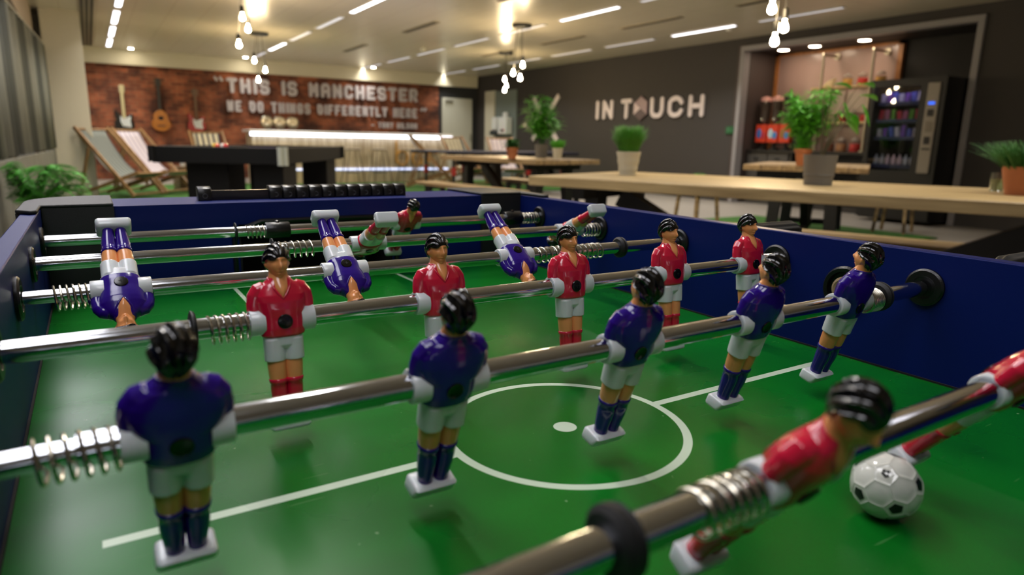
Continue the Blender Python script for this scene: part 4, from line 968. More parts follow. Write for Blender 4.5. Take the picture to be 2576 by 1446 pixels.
def field_material():
    m = bpy.data.materials.new('playing_field_green'); m.use_nodes = True; nt = m.node_tree; L = nt.links; b = nt.nodes['Principled BSDF']
    tc = N(m, 'ShaderNodeTexCoord'); sx = N(m, 'ShaderNodeSeparateXYZ'); L.new(tc.outputs['Object'], sx.inputs[0])
    X, Y = sx.outputs['X'], sx.outputs['Y']
    def M(op, a, b2=None, c=None):
        n = N(m, 'ShaderNodeMath', operation=op)
        for i, v in enumerate((a, b2, c)):
            if v is None: continue
            if isinstance(v, (int, float)): n.inputs[i].default_value = v
            else: L.new(v, n.inputs[i])
        return n.outputs[0]
    x = M('SUBTRACT', X, -0.006); y = M('SUBTRACT', Y, -0.0095)
    lw = 0.0036
    half = M('MULTIPLY', M('LESS_THAN', M('ABSOLUTE', y), lw), M('LESS_THAN', M('ABSOLUTE', X), 0.292))
    r = M('SQRT', M('ADD', M('MULTIPLY', x, x), M('MULTIPLY', y, y)))
    half = M('MULTIPLY', half, M('GREATER_THAN', r, 0.086))
    ring = M('LESS_THAN', M('ABSOLUTE', M('SUBTRACT', r, 0.0862)), 0.0031)
    spot = M('LESS_THAN', r, 0.0085)
    px = M('SUBTRACT', M('ABSOLUTE', M('SUBTRACT', X, -0.013)), 0.1165); ay = M('ABSOLUTE', M('SUBTRACT', Y, -0.0095))
    pside = M('MULTIPLY', M('LESS_THAN', M('ABSOLUTE', px), 0.0026), M('GREATER_THAN', ay, 0.4405))
    pfront = M('MULTIPLY', M('LESS_THAN', M('ABSOLUTE', M('SUBTRACT', ay, 0.4405)), 0.0026), M('LESS_THAN', px, 0.0026))
    f = M('MAXIMUM', M('MAXIMUM', half, ring), M('MAXIMUM', spot, M('MAXIMUM', pside, pfront)))
    # soft random blotches of two greens, and fine wear
    n = N(m, 'ShaderNodeTexNoise'); n.inputs['Scale'].default_value = 7; n.inputs['Detail'].default_value = 3; L.new(tc.outputs['Object'], n.inputs['Vector'])
    cr = N(m, 'ShaderNodeValToRGB'); cr.color_ramp.elements[0].position = 0.35; cr.color_ramp.elements[1].position = 0.65
    cr.color_ramp.elements[0].color = lin((5, 92, 22))+(1,); cr.color_ramp.elements[1].color = lin((9, 110, 28))+(1,); L.new(n.outputs['Fac'], cr.inputs['Fac'])
    sp = N(m, 'ShaderNodeTexNoise'); sp.inputs['Scale'].default_value = 210; sp.inputs['Detail'].default_value = 2; L.new(tc.outputs['Object'], sp.inputs['Vector'])
    spk = N(m, 'ShaderNodeMapRange'); spk.inputs['From Min'].default_value = 0.765; spk.inputs['From Max'].default_value = 0.80; spk.inputs['To Max'].default_value = 0.55; L.new(sp.outputs['Fac'], spk.inputs['Value'])
    mp = N(m, 'ShaderNodeMapping'); mp.inputs['Rotation'].default_value = (0, 0, 0.5); mp.inputs['Scale'].default_value = (14, 170, 1); L.new(tc.outputs['Object'], mp.inputs['Vector'])
    s2 = N(m, 'ShaderNodeTexNoise'); s2.inputs['Scale'].default_value = 2.0; s2.inputs['Detail'].default_value = 1; L.new(mp.outputs['Vector'], s2.inputs['Vector'])
    scr = N(m, 'ShaderNodeMapRange'); scr.inputs['From Min'].default_value = 0.76; scr.inputs['From Max'].default_value = 0.80; scr.inputs['To Max'].default_value = 0.13; L.new(s2.outputs['Fac'], scr.inputs['Value'])
    wear = M('MAXIMUM', spk.outputs['Result'], scr.outputs['Result'])
    m1 = N(m, 'ShaderNodeMix', data_type='RGBA'); L.new(wear, m1.inputs['Factor']); L.new(cr.outputs['Color'], m1.inputs['A']); m1.inputs['B'].default_value = lin((150, 180, 140))+(1,)
    m2 = N(m, 'ShaderNodeMix', data_type='RGBA'); L.new(f, m2.inputs['Factor']); L.new(m1.outputs['Result'], m2.inputs['A']); m2.inputs['B'].default_value = lin((196, 214, 190))+(1,)
    L.new(m2.outputs['Result'], b.inputs['Base Color'])
    n3 = N(m, 'ShaderNodeTexNoise'); n3.inputs['Scale'].default_value = 5; n3.inputs['Detail'].default_value = 4; L.new(tc.outputs['Object'], n3.inputs['Vector'])
    rr = N(m, 'ShaderNodeMapRange'); rr.inputs['To Min'].default_value = 0.22; rr.inputs['To Max'].default_value = 0.34; b.inputs['Specular IOR Level'].default_value = 0.28; L.new(n3.outputs['Fac'], rr.inputs['Value']); L.new(rr.outputs['Result'], b.inputs['Roughness'])
    return m

def football_table():
    t = thing('football_table', 'blue football table with a green printed pitch and black corner pieces', 'football table', (0, 0, 0))
    b = MB(); b.span((-WX_-0.003, YN, F-0.012), (WX_+0.003, YF+0.002, F)); b.build('playing_field', field_material(), t, smooth=False)
    
    for s, nm in ((-1, 'side_wall'), (1, 'side_wall')):
        x0, x1 = s*(WX_), s*(WX_+0.016)
        b = MB(); b.span((x0, YN, F-0.16), (x1, YF+0.12, WT)); w = b.build('side_wall', TBLUE, t, bevel=0.0012)
    # thin black seam along the foot of the walls
    b = MB()
    for s in (-1, 1): b.span((s*(WX_-0.0016), YN, F), (s*WX_, YF, F+0.0016))
    b.span((-WX_, YF-0.0016, F), (WX_, YF, F+0.0016)); b.build('seam', DARK, t)
    # far end wall with the goal mouth
    gx0, gx1, gz = -0.117, 0.105, F+0.084
    b = MB(); b.span((-WX_+0.001, YF, F-0.16), (gx0, YF+0.115, WT)); b.span((gx1, YF, F-0.16), (WX_-0.001, YF+0.115, WT)); b.span((gx0, YF, gz), (gx1, YF+0.115, WT)); b.span((gx0, YF+0.10, F-0.16), (gx1, YF+0.115, gz))
    b.build('end_wall', TBLUE, t, ang=20)
    b = MB(); b.span((gx0, YF+0.095, F-0.05), (gx1, YF+0.099, gz)); b.span((gx0+0.0005, YF+0.002, F-0.05), (gx0+0.003, YF+0.095, gz)); b.span((gx1-0.003, YF+0.002, F-0.05), (gx1-0.0005, YF+0.095, gz)); b.span((gx0, YF+0.002, gz-0.003), (gx1, YF+0.095, gz-0.0005))
    b.build('goal_box', DARK, t)
    b = MB()
    pts = [(gx0-0.006, YF-0.002, F), (gx0-0.006, YF-0.002, gz-0.02), (gx0+0.004, YF-0.002, gz-0.006), (gx0+0.03, YF-0.002, gz+0.003), (gx1-0.03, YF-0.002, gz+0.003), (gx1-0.004, YF-0.002, gz-0.006), (gx1+0.006, YF-0.002, gz-0.02), (gx1+0.006, YF-0.002, F)]
    pts = [(x_, y_+0.0015, z_) for x_, y_, z_ in pts]; b.tube(pts, 0.0035, 8); b.build('goal_frame', BLACKP, t)
    # near end wall
    b = MB(); b.span((-WX_+0.001, YN-0.10, F-0.16), (WX_-0.001, YN, WT)); b.build('end_wall', TBLUE, t)
    # body below
    b = MB(); b.span((-WX_-0.002, YN-0.08, F-0.20), (WX_+0.002, YF+0.10, F-0.165)); b.build('cabinet_bottom', BLACKP, t)
    for sx in (-1, 1):
        for y in (YN+0.02, YF+0.03):
            b = MB(); b.span((sx*0.30-0.045, y-0.045, 0.03), (sx*0.30+0.045, y+0.045, F-0.20)); lg = b.build('leg', BLACKP, t, bevel=0.006)
            b = MB(); b.cyl((sx*0.30, y, 0), (sx*0.30, y, 0.03), 0.035, n=18); b.build('leveller', RUBBER, lg)
    # corner pieces
    for s in (-1, 1):
        for yy, sg in ((YF, 1), (YN, -1)):
            b = MB(); o = WX_+0.020; y_in = yy-sg*0.006; y_out = yy+sg*0.125; xi = 0.260
            poly = [(s*xi, y_in), (s*(WX_-0.0005), y_in), (s*(WX_-0.0005), yy-sg*0.070), (s*(WX_+0.006), yy-sg*0.075), (s*o, yy-sg*0.060)]
            r = 0.075
            for k in range(7):
                a = k*PI/12; poly.append((s*(o-r+r*math.cos(a)), y_out-sg*r+sg*r*math.sin(a)))
            poly += [(s*xi, y_out)]
            b.prism(poly, WT+0.0005, WT+0.0045); c = b.build('corner_piece', TBLACK, t, bevel=0.0015)
            b = MB(); b.span((s*xi, y_in+sg*0.0, F-0.001), (s*(WX_-0.0005), yy-sg*0.0005, WT+0.0005)); b.build('corner_face', TBLACK, c)
            poly2 = [(s*(o-0.0), yy-sg*0.060), (s*(WX_+0.0165), yy-sg*0.075)]+[(s*(WX_+0.0165), y_out-sg*0.06)]+[(s*xi, YF+0.1155 if sg > 0 else YN-0.1005), (s*xi, y_out)]
            poly3 = [(s*o, yy-sg*0.060)]
            for k in range(7):
                a = k*PI/12; poly3.append((s*(o-r+r*math.cos(a)), y_out-sg*r+sg*r*math.sin(a)))
            poly3 += [(s*xi, y_out), (s*xi, y_out-sg*0.006)]
            for k in range(6, -1, -1):
                a = k*PI/12; poly3.append((s*(o-r+(r-0.004)*math.cos(a)), y_out-sg*r+sg*(r-0.004)*math.sin(a)))
            poly3.append((s*(o-0.0035), yy-sg*0.060))
            b = MB(); b.prism(poly3, F-0.10, WT+0.0005); b.build('corner_skirt', TBLACK, c)
    # wall bushings (each rod has a little play, so left and right differ slightly)
    MX = Matrix(((0, 0, 1), (0, 1, 0), (-1, 0, 0)))
    for y, sl in list(RODY.values())+[(-0.375, 0)]:
        for s in (-1, 1):
            M_ = Matrix(((0, 0, -s), (0, 1, 0), (s, 0, 0))) if True else MX
            b = MB(); b.lathe([(0.0165, 0.0), (0.0165, 0.0022), (0.0148, 0.0036), (0.0100, 0.0036), (0.0095, 0.0028), (0.0066, 0.0024), (0.0066, 0.0)], 36, M_, cap0=False, cap1=False)
            b.build('rod_bushing', BLACKP, t, loc=(s*WX_, y+sl*s*WX_, HR))
            b = MB(); b.lathe([(0.017, 0.0), (0.017, -0.004), (0.012, -0.010), (0.0066, -0.012), (0.0066, 0.0)], 36, M_, cap0=False, cap1=False)
            b.build('rod_bushing', BLACKP, t, loc=(s*(WX_+0.016), y+sl*s*WX_, HR))
    # ball entry cup at the halfway line
    M_ = Matrix(((0, 0, -1), (0, 1, 0), (1, 0, 0)))
    b = MB(); b.lathe([(0.0225, 0.0), (0.0225, 0.0025), (0.0205, 0.0050), (0.0172, 0.0047), (0.0162, 0.002), (0.0162, 0.0006), (0.003, 0.0006)], 40, M_, cap0=False); c = b.build('ball_entry_cup', BLACKP, t, loc=(WX_, -0.0035, F+0.0665))
    b = MB(); b.tube([(-0.0035, 0.0095*math.cos(a), 0.0095*math.sin(a)) for a in np.linspace(-0.9, 1.6, 12)], 0.0028, 8); b.build('chute_lip', mat('beige_chute', (150, 128, 96), 0.5), c)
    # score counter on the far wall
    sc = thing('score_counter', 'black sliding bead score counter on the far blue wall', 'score counter', (-0.010, YF+0.040, WT))
    b = MB(); b.span((-0.145, 0.006, 0.0), (0.155, 0.013, 0.0135)); b.build('rail', BLACKP, sc)
    zb = 0
    xs = [-0.140] + [-0.046+0.0192*i for i in range(11)]
    for i, x in enumerate(xs):
        b = MB(); prof = [(-0.0, 0.0), (0.0, 0.0095), (0.0030, 0.0160), (0.0085, 0.0185), (0.0175, 0.0185), (0.0195, 0.0165), (0.0195, 0.0)]
        b.rings([[(x-0.0088, y, z) for y, z in prof], [(x-0.0080, y-0.0004, z+0.0004) for y, z in prof], [(x+0.0080, y-0.0004, z+0.0004) for y, z in prof], [(x+0.0088, y, z) for y, z in prof]])
        o = b.build('bead', BLACKP, sc, bevel=0.0008)
        b = MB(); c0 = Vector((x, -0.0006, 0.0066)); 
        pts = [c0+Vector((0.0030*math.cos(a), 0, 0.0030*math.sin(a))) for a in np.linspace(0 if i == 0 else -1.9, 2*PI if i == 0 else 1.9, 16)]
        b.tube(pts, 0.00045, 5); b.build('mark', mat('raised_mark', (78, 78, 80), 0.4), o)
    return t
football_table()

# ------------------------------------------------------------------ the players (millimetres, facing -y, rod axis on x)
def player_parts():
    P = {}
    # shirt
    b = MB()
    b.loft([(-10.9, 0, 0, 12.6, 8.4), (-9.5, 0, 0, 14.2, 9.5), (-5, 0, 0, 14.8, 10.2), (2, 0, 0, 14.8, 10.2), (8, 0, -.3, 15.4, 10.3), (13, 0, -.5, 16.0, 10.0), (17, 0, -.4, 16.4, 9.2), (20.5, 0, -.1, 15.2, 8.0), (23.5, 0, 0, 12.6, 7.0), (25.6, 0, .3, 9.6, 6.4), (27.6, 0, .5, 7.2, 5.9), (28.8, 0, .6, 6.2, 5.4)], 40, 2.5)
    for s in (-1, 1):
        b.tube([(s*9.5, .2, 21.6), (s*13.4, .2, 20.2), (s*16.0, .1, 16.8), (s*16.9, 0, 12.0), (s*17.0, 0, 7.2)], [5.0, 5.3, 4.9, 4.6, 4.5], 22)
    b.loft([(4, 0, 2.6, 14.8, 7.4), (8, 0, 2.6, 17.2, 7.0), (13, 0, 2.4, 18.4, 6.8), (18, 0, 2.2, 18.2, 6.2), (21.5, 0, 1.8, 15.8, 5.8), (24.5, 0, 1.6, 11.5, 5.4)], 40, 2.6)
    P['shirt'] = (b, 0.42, 9)
    # shorts
    b = MB()
    b.loft([(-26.6, 6.2, 0.2, 6.6, 7.5), (-22, 6.1, 0, 6.7, 7.7), (-17, 6.0, 0, 6.8, 7.9), (-12, 5.8, 0, 7.0, 8.2)], 28, 2.3)
    b.loft([(-26.6, -6.2, 0.2, 6.6, 7.5), (-22, -6.1, 0, 6.7, 7.7), (-17, -6.0, 0, 6.8, 7.9), (-12, -5.8, 0, 7.0, 8.2)], 28, 2.3)
    b.loft([(-18.5, 0, 0, 9.5, 6.2), (-16, 0, 0, 12.6, 8.0), (-9, 0, 0, 13.2, 8.6), (-5, 0, 0, 12, 8.2)], 36, 2.4)
    P['shorts'] = (b, 0.42, 3)
    return P

def head_mesh():
    """skin: neck, chest wedge and a face"""
    nu, nv = 96, 84
    rs = []
    cz, cy = 37.6, -0.5
    def g(x, z, cx, c_z, sx, sz): return math.exp(-((x-cx)/sx)**2-((z-c_z)/sz)**2)
    for i in range(nv+1):
        th = PI*(0.012+0.976*i/nv)
        ring = []
        for j in range(nu):
            ph = 2*PI*j/nu
            dx, dy, dz = math.sin(th)*math.cos(ph), math.sin(th)*math.sin(ph), -math.cos(th)
            t = max(0.0, -dz)
            rx = 6.8*(1-0.32*t**1.6); ry = (8.4 if dy < 0 else 8.8)*(1-0.10*t**2)
            x, y, z = rx*dx, cy+ry*dy, cz+12.0*dz
            if dy > 0: x *= (1-0.15*t)
            fr = max(0.0, -dy)**1.5
            if dy < 0:
                d = 0
                d += 2.5*g(x, z, 0, 35.2, 1.15, 1.9)*1.0           # nose tip
                d += 1.5*g(x, z, 0, 38.0, 0.95, 2.6)
                d -= 1.15*g(x, z, 2.9, 38.9, 1.7, 1.2); d -= 1.15*g(x, z, -2.9, 38.9, 1.7, 1.2)
                d += 0.45*g(x, z, 2.9, 38.7, 1.0, 0.55); d += 0.45*g(x, z, -2.9, 38.7, 1.0, 0.55)
                d += 0.6*g(x, z, 3.0, 41.0, 2.4, 0.8); d += 0.6*g(x, z, -3.0, 41.0, 2.4, 0.8)
                d += 0.75*g(x, z, 0, 32.5, 2.1, 0.5); d += 0.85*g(x, z, 0, 30.9, 1.8, 0.6); d -= 0.55*g(x, z, 0, 31.7, 2.4, 0.28)
                d += 0.9*g(x, z, 0, 28.0, 2.2, 1.4); d += 0.4*g(x, z, 4.3, 35.2, 1.6, 2.0); d += 0.4*g(x, z, -4.3, 35.2, 1.6, 2.0)
                d -= 0.35*g(x, z, 3.4, 31.8, 1.4, 2.0); d -= 0.35*g(x, z, -3.4, 31.8, 1.4, 2.0)
                y -= d*min(1, fr*2.2)
            e = math.exp(-((y-0.8)/1.5)**2-((z-36.6)/2.3)**2); x += math.copysign(1.6*e, x) if abs(x) > 4 else 0
            ring.append((x, y, z))
        rs.append(ring)
    b = MB(); b.rings(rs)
    b.loft([(15.0, 0, -2.9, .6, 7.15), (17.5, 0, -2.7, 2.8, 7.8), (20.0, 0, -2.3, 4.7, 7.7), (22.5, 0, -1.7, 6.1, 7.3), (25, 0, -.9, 6.6, 6.6), (27.5, 0, -.1, 6.7, 6.1), (29, 0, .4, 6.4, 5.7), (31, 0, .6, 6.0, 5.5), (34, 0, .9, 5.8, 5.5)], 36, 2.0)
    return b
def hair_mesh():
    nu, nv = 144, 110; rs = []
    cz, cy = 38.2, 0.4
    for i in range(nv+1):
        th = PI*(0.01+0.98*i/nv); ring = []
        for j in range(nu):
            ph = 2*PI*j/nu
            dx, dy, dz = math.sin(th)*math.cos(ph), math.sin(th)*math.sin(ph), -math.cos(th)
            t = max(0.0, -dz)
            rx = 8.8*(1-0.56*t**1.15); ry = (9.7 if dy < 0 else 10.8)*(1-(0.34 if dy < 0 else 0.44)*t**1.1)
            x, y, z = rx*dx, cy+ry*dy, cz+12.6*dz
            # strands swept back across the head
            q = math.atan2(dx, (dy+1.0)*0.426+(dz+0.05)*0.905)+0.30*dy
            gr = 0.68*(1-2*abs(math.sin(q*9.0))**0.7)*min(1.0, max(0.15, (dy+1.05)*1.6))
            # lower edge of the hair around the head
            azf = -dy/max(1e-6, math.hypot(dx, dy))          # 1 = front
            if azf > 0.5: hl = 40.4+0.9*math.sin(x*0.5+0.8)
            elif azf > 0.15: hl = 40.6-(0.5-azf)/0.35*2.2
            elif azf > -0.22: hl = 38.4-(0.15-azf)/0.37*0.8
            elif azf > -0.42: hl = 37.6-(-0.22-azf)/0.20*8.4
            else: hl = 29.2-min(1, (-0.42-azf)/0.4)*1.8
            k = (z-hl)/0.45; k = 1/(1+math.exp(max(-40, min(40, -k*2.2))))
            f = (1-k)*0.70+k*(1+gr/9.0)
            ring.append((x*f, cy+(y-cy)*f, cz+(z-cz)*(1 if k > 0.5 else 1)*(0.93+0.07*k)*(1+gr/14.0*k)))
        rs.append(ring)
    b = MB(); b.rings(rs); return b

PARTS = {}
def build_parts():
    pp = player_parts()
    for col, m in (('red', RED), ('blue', BLUE)):
        PARTS['shirt', col] = remeshed(pp['shirt'][0], 'shirt_'+col, m, pp['shirt'][1], pp['shirt'][2])
    PARTS['shorts'] = remeshed(pp['shorts'][0], 'shorts', WHITE, 0.45, 3)
    S = Matrix.Scale(0.001, 4)
    def simple(b, name, m, ang=60):
        me = b.mesh(name, m, True, ang); me.transform(S); return me
    PARTS['head'] = simple(head_mesh(), 'head', SKIN, 80)
    PARTS['hair'] = simple(hair_mesh(), 'hair', HAIR, 80)
    for s, k in ((-1, 'l'), (1, 'r')):
        b = MB(); b.loft([(-41.5, s*5.2, 0, 5.3, 5.5), (-36, s*5.4, 0, 5.7, 6.1), (-30, s*5.5, 0, 5.95, 6.4), (-24, s*5.5, 0, 5.9, 6.4), (-20, s*5.4, 0, 5.2, 5.9)], 28, 2.1)
        PARTS['leg', k] = simple(b, 'leg', SKIN)
        for col, m in (('red', RED), ('blue', BLUE)):
            b = MB(); b.loft([(-66.0, s*4.5, 0, 4.2, 4.6), (-62.5, s*4.6, 0, 4.3, 4.7), (-57, s*4.8, 0, 4.75, 5.0), (-51.5, s*5.0, 0.3, 5.2, 5.5), (-46, s*5.1, 0.2, 5.4, 5.7), (-42.2, s*5.1, 0, 5.4, 5.7), (-41.6, s*5.1, 0, 5.9, 6.4), (-39.4, s*5.2, 0, 6.0, 6.5), (-38.8, s*5.2, 0, 5.5, 6.0)], 28, 2.1)
            PARTS['sock', col, k] = simple(b, 'sock', m, 70)
        b = MB(); M_ = Matrix(((0, 0, s), (0, 1, 0), (-s, 0, 0)))
        b.lathe([(6.8, 11.5), (8.9, 11.5), (8.9, 20.0), (8.5, 20.6), (7.6, 20.8), (6.8, 20.6)], 40, M_, cap0=False, cap1=False)
        PARTS['hub', k] = simple(b, 'rod_sleeve', WHITE, 40)
    # foot block: wider at the sole
    b = MB()
    def rr(hx, hy, z, r, cy=0):
        pts = []
        for q, (sx, sy) in enumerate(((1, 1), (-1, 1), (-1, -1), (1, -1))):
            for k in range(5):
                a = q*PI/2+k*PI/8; pts.append((sx*(hx-r)+r*math.cos(a), cy+sy*(hy-r)+r*math.sin(a), z))
        return pts
    b.rings([rr(10.2, 5.4, -64.2, 2, -.3), rr(11.6, 6.6, -64.6, 2.4, -.3), rr(12.4, 7.8, -65.8, 2.6, -.3), rr(13.1, 6.6, -71.0, 2.8, -1.6), rr(12.9, 6.3, -72.3, 2.8, -1.7), rr(12.1, 5.4, -73.1, 2.6, -1.8), rr(10.5, 4.2, -73.4, 2, -1.8)])
    PARTS['foot'] = simple(b, 'foot_block', WHITE, 50)
    M_ = Matrix(((1, 0, 0), (0, 0, -1), (0, 1, 0)))
    b = MB(); b.lathe([(4.8, 8.2), (4.8, 10.7), (4.4, 11.1), (3.6, 11.2), (2.4, 11.3), (0.4, 11.35)], 28, M_)
    PARTS['screw'] = simple(b, 'screw', SCREWM, 30)
    b = MB(); b.box((0, -11.25, 0), (3.4, 0.3, 0.7)); b.box((0, -11.26, 0), (0.7, 0.3, 3.4))
    PARTS['cross'] = simple(b, 'screw_cross', DARK)
    b = MB(); b.lathe([(4.6, -8.0), (4.6, -10.5), (4.2, -10.8), (3.7, -10.5), (0.3, -10.4)], 28, M_); PARTS['nut'] = simple(b, 'nut_recess', SCREWM, 30)
    # collar
    for col, m in (('red', mat('red_enamel', (0, 0, 0))), ('blue', BLUE)):
        b = MB(); pts = [(0, 6.1, 28.4), (4.0, 5.0, 28.3), (6.6, 1.8, 28.2), (6.9, -1.4, 27.6), (6.2, -4.8, 25.0), (4.8, -7.4, 21.6), (2.7, -9.0, 18.0), (0, -9.9, 14.8), (-2.7, -9.0, 18.0), (-4.8, -7.4, 21.6), (-6.2, -4.8, 25.0), (-6.9, -1.4, 27.6), (-6.6, 1.8, 28.2), (-4.0, 5.0, 28.3)]
        b.tube(pts, 0.8, 8, closed=True); PARTS['collar', col] = simple(b, 'collar', m, 80)
build_parts()
def player(col, x, y, deg, label, grp):
    t = bpy.data.objects.new('foosball_player', None); t.empty_display_size = 0.02; COL.objects.link(t)
    yaw = 0 if col == 'red' else PI
    y = RODY[y][0]+RODY[y][1]*x
    t.matrix_basis = Matrix.Translation((x, y, HR)) @ Matrix.Rotation(R(deg), 4, 'X') @ Matrix.Rotation(yaw, 4, 'Z')
    tag(t, label, 'foosball player', grp)
    sh = ob('shirt', PARTS['shirt', col], t); ob('collar', PARTS['collar', col], sh)
    ob('shorts', PARTS['shorts'], t); ob('head', PARTS['head'], t); ob('hair', PARTS['hair'], t)
    for k in ('l', 'r'):
        ob('leg', PARTS['leg', k], t); ob('sock', PARTS['sock', col, k], t); ob('rod_sleeve', PARTS['hub', k], t)
    ob('foot_block', PARTS['foot'], t); s = ob('screw', PARTS['screw'], t); ob('screw_cross', PARTS['cross'], s); ob('nut_recess', PARTS['nut'], t)
    return t
ORD = ['leftmost', 'second from left', 'middle', 'second from right', 'rightmost']
BX = (-0.2586, -0.1364, -0.0127, 0.1037, 0.2169); RX = (-0.1808, -0.0643, 0.0575, 0.1752, 0.2874)

for i in range(5):
    player('blue', BX[i], Y4, 16, 'blue-shirted player seen from behind, %s of the five on the near blue rod' % ORD[i], 'blue players on the five-man rod')
    player('red', RX[i], Y5, -6, 'upright red-shirted player facing the camera, %s of the five on his rod' % ORD[i], 'red players on the five-man rod')
for i, x in enumerate((-0.2676, -0.0913, 0.0919)):
    player('blue', x, Y6, 128, 'upside-down blue-shirted player with feet in the air, %s of three' % ('leftmost', 'middle', 'rightmost')[i], 'upside-down blue players')
player('red', -0.0135, Y7, -119, 'red-shirted player tipped over with feet pointing up, left one of the far pair', 'red players on the two-man rod')
player('red', 0.2772, Y7, -118, 'red-shirted player tipped over by the right blue wall, right one of the far pair', 'red players on the two-man rod')
player('red', 0.0995, Y8, 48, 'red goalkeeper leaning with dark hair up, on the farthest rod', None)
player('red', -0.0685, Y3, 35, 'large red player leaning forward in the near right foreground, beside the ball', 'red players on the near three-man rod')
player('red', 0.1110, Y3, 37, 'red player cut off by the right edge of the frame on the near rod', 'red players on the near three-man rod')

# ------------------------------------------------------------------ rods
def rod(y, x0, x1, label, springs=(), rings=(), bumpers=(), thin=None, handle=1):
    y, sl = RODY[y]
    t = thing('foosball_rod', label, 'rod', (0, y, HR), math.atan(sl))
    if thin:
        b = MB(); b.cyl((x0, 0, 0), (thin, 0, 0), 0.0050, n=24); b.build('inner_rod', STEEL, t)
        b = MB(); M_ = Matrix(((0, 0, 1), (0, 1, 0), (-1, 0, 0)))
        b.lathe([(0.0052, thin-0.0005), (0.0066, thin), (0.0067, thin+0.001), (0.0067, x1)], 32, M_); b.build('tube', STEEL, t)
    else:
        b = MB(); b.cyl((x0, 0, 0), (x1, 0, 0), 0.0067, n=40); b.build('tube', STEEL, t)
    for a, c, turns, rad in springs:
        n = int(turns*22); pts = []
        for i in range(n+1):
            u = i/n; an = 2*PI*turns*u; uu = u
            # close the end coils
            uu = 0.5-0.5*math.cos(PI*u) if False else u
            pts.append((a+(c-a)*uu, rad*math.cos(an), rad*math.sin(an)-(rad-0.0068)*0.9))
        b = MB(); b.tube(pts, 0.00085, 7); b.build('spring', SPRING, t)
    M_ = Matrix(((0, 0, 1), (0, 1, 0), (-1, 0, 0)))
    for x, r, w in rings:
        b = MB(); b.lathe([(0.0066, x-w/2), (r*0.82, x-w/2), (r, x-w/4), (r, x), (r*0.90, x+w*0.12), (r*0.90, x+w*0.2), (r*0.97, x+w*0.32), (r*0.85, x+w/2), (0.0066, x+w/2)], 40, M_, cap0=False, cap1=False); b.build('stop_ring', RUBBER, t)
    for x, l in bumpers:
        b = MB(); b.lathe([(0.0066, x-l/2), (0.010, x-l/2), (0.0106, x-l/2+0.001), (0.0106, x+l/2-0.001), (0.010, x+l/2), (0.0066, x+l/2)], 36, M_, cap0=False, cap1=False); o = b.build('bumper', BLACKP, t)
        b = MB(); b.lathe([(0.003, 0.0095), (0.003, 0.012), (0.0015, 0.0128)], 16); b.build('screw', SCREWM, o, loc=(x, 0, 0))
    # ribbed handle outside the wall
    s = handle; xe = x1 if s > 0 else x0
    rs = []; n = 60
    xs = np.linspace(0, 0.100, 24)
    for q in xs:
        ring = []
        for j in range(n):
            a = 2*PI*j/n; r = 0.0150+0.0020*abs(math.cos(a*6))
            r *= 0.72+0.28*min(1, q/0.012) if q < 0.012 else 1
            if q > 0.090: r *= 1-0.25*((q-0.090)/0.01)
            ring.append((xe+s*q-s*0.012, r*math.cos(a), r*math.sin(a)))
        rs.append(ring)
    b = MB(); b.rings(rs); b.build('handle', RUBBER, t)
rod(Y8, -0.60, 0.38, 'farthest steel rod, carrying the red goalkeeper and two black bumpers', [(-0.120, -0.095, 5, 0.0082), (0.297, 0.330, 7, 0.0085)], [(-0.1315, 0.0120, 0.0025)], [(-0.080, 0.030), (0.281, 0.030)], handle=-1)
rod(Y7, -0.60, 0.38, 'steel rod second from the far wall, carrying two tipped red players', [(-0.115, -0.076, 6, 0.0088), (0.300, 0.330, 6, 0.009)], [(-0.121, 0.0120, 0.0025)], handle=-1)
rod(Y6, -0.40, 0.475, 'steel rod carrying the three upside-down blue players', [(-0.312, -0.288, 6, 0.0090), (0.118, 0.210, 13, 0.0082)], [(0.2375, 0.0120, 0.008)], thin=-0.2990, handle=1)
rod(Y5, -0.50, 0.38, 'steel rod carrying the five upright red players', [(-0.2265, -0.2010, 6, 0.0088), (0.308, 0.3300, 6, 0.0092)], [(-0.2345, 0.0120, 0.0035)], handle=-1)
rod(Y4, -0.40, 0.490, 'near steel rod carrying the five blue players seen from behind', [(-0.3080, -0.2790, 6, 0.0088), (0.2370, 0.2540, 8, 0.0090)], [(0.2590, 0.0122, 0.008)], thin=-0.2935, handle=1)
rod(Y3, -0.50, 0.38, 'nearest steel rod running to the lower middle, with a black stop ring and red players', [(-0.1215, -0.0905, 7, 0.0084)], [(-0.1545, 0.0122, 0.008)], handle=-1)

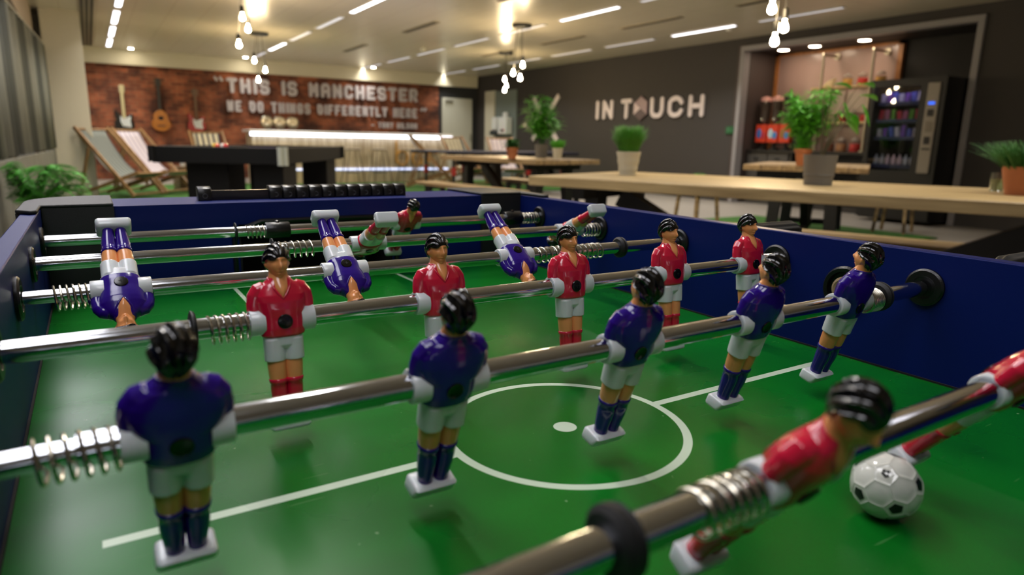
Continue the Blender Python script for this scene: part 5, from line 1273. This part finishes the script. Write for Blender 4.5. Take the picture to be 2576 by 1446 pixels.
# ------------------------------------------------------------------ ball
def ball():
    phi = (1+5**0.5)/2
    ico = [Vector(p).normalized() for p in [(0, a, b*phi) for a in (-1, 1) for b in (-1, 1)]+[(a, b*phi, 0) for a in (-1, 1) for b in (-1, 1)]+[(b*phi, 0, a) for a in (-1, 1) for b in (-1, 1)]]
    el = min((ico[0]-q).length for q in ico[1:])
    nb = [[j for j in range(12) if j != i and (ico[i]-ico[j]).length < el*1.1] for i in range(12)]
    panels = []
    tv = {}
    for i in range(12):
        for j in nb[i]: tv[i, j] = (ico[i]*2+ico[j])/3
    def order(c, pts):
        u = (pts[0]-c); u -= c.normalized()*u.dot(c.normalized()); u.normalize(); w = c.normalized().cross(u)
        return sorted(pts, key=lambda p: math.atan2((p-c).dot(w), (p-c).dot(u)))
    for i in range(12):
        pts = [tv[i, j] for j in nb[i]]; c = sum(pts, Vector())/5; panels.append((c, order(c, pts), True))
    for i in range(12):
        for j in nb[i]:
            for k in nb[i]:
                if i < j < k and k in nb[j]:
                    pts = [tv[i, j], tv[j, i], tv[j, k], tv[k, j], tv[k, i], tv[i, k]]; c = sum(pts, Vector())/6; panels.append((c, order(c, pts), False))
    rot = Matrix(((-0.1714, -0.2599, 0.9503), (-0.8473, 0.5311, -0.0076), (-0.5027, -0.8065, -0.3113)))
    t = thing('football', 'small white table football with black spots on the pitch at the lower right', 'ball', (0.0785, -0.193, F))
    r0 = 0.0180
    w = MB(); k_ = MB()
    for c, pts, pent in panels:
        n = len(pts); lev = [1.0, 0.93, 0.86, 0.62, 0.45, 0.25, 0.04]; sub = 6; rs = []
        for l in lev:
            ring = []
            for a in range(n):
                for s in range(sub):
                    p = pts[a].lerp(pts[(a+1) % n], s/sub); p = c.lerp(p, l).normalized()
                    ring.append(rot @ (p*r0*(1.012 if l == 1.0 else (1.0 if l == 0.93 else 0.992))))
            rs.append(ring)
        if pent and (c.normalized()-ico[0]).length < 0.01:
            w.rings(rs, False, True)          # worn spot: only smudges of the print are left
            for a_, b_, c_, l_ in ((-.10, .08, -.02, .10), (.0, .10, .09, .09), (.09, .02, -.04, -.09), (-.09, -.02, -.02, -.06)):
                cc = (rot @ c.normalized()); u_ = cc.cross(Vector((0, 0, 1))).normalized(); v_ = u_.cross(cc)
                k_.tube([(cc+u_*a_+v_*b_).normalized()*r0*0.998, (cc+u_*c_+v_*l_).normalized()*r0*0.998], 0.0007, 6)
        elif pent:
            w.rings(rs[:4], False, False); k_.rings([[p*1.0015 for p in q] for q in rs[3:]], False, True)
            k_.rings([[p*1.0015 for p in rs[3]], [p*0.995 for p in rs[3]]], False, False)
        else: w.rings(rs, False, True)
    for mb in (w, k_): mb.v = [(x, y, z+r0*1.006) for x, y, z in mb.v]
    w.build('panels', mat('ball_white', (204, 208, 194), 0.42, bump=0.2, bscale=500), t, ang=75)
    k_.build('spots', mat('ball_black', (16, 16, 20), 0.45), t, ang=75)
ball()
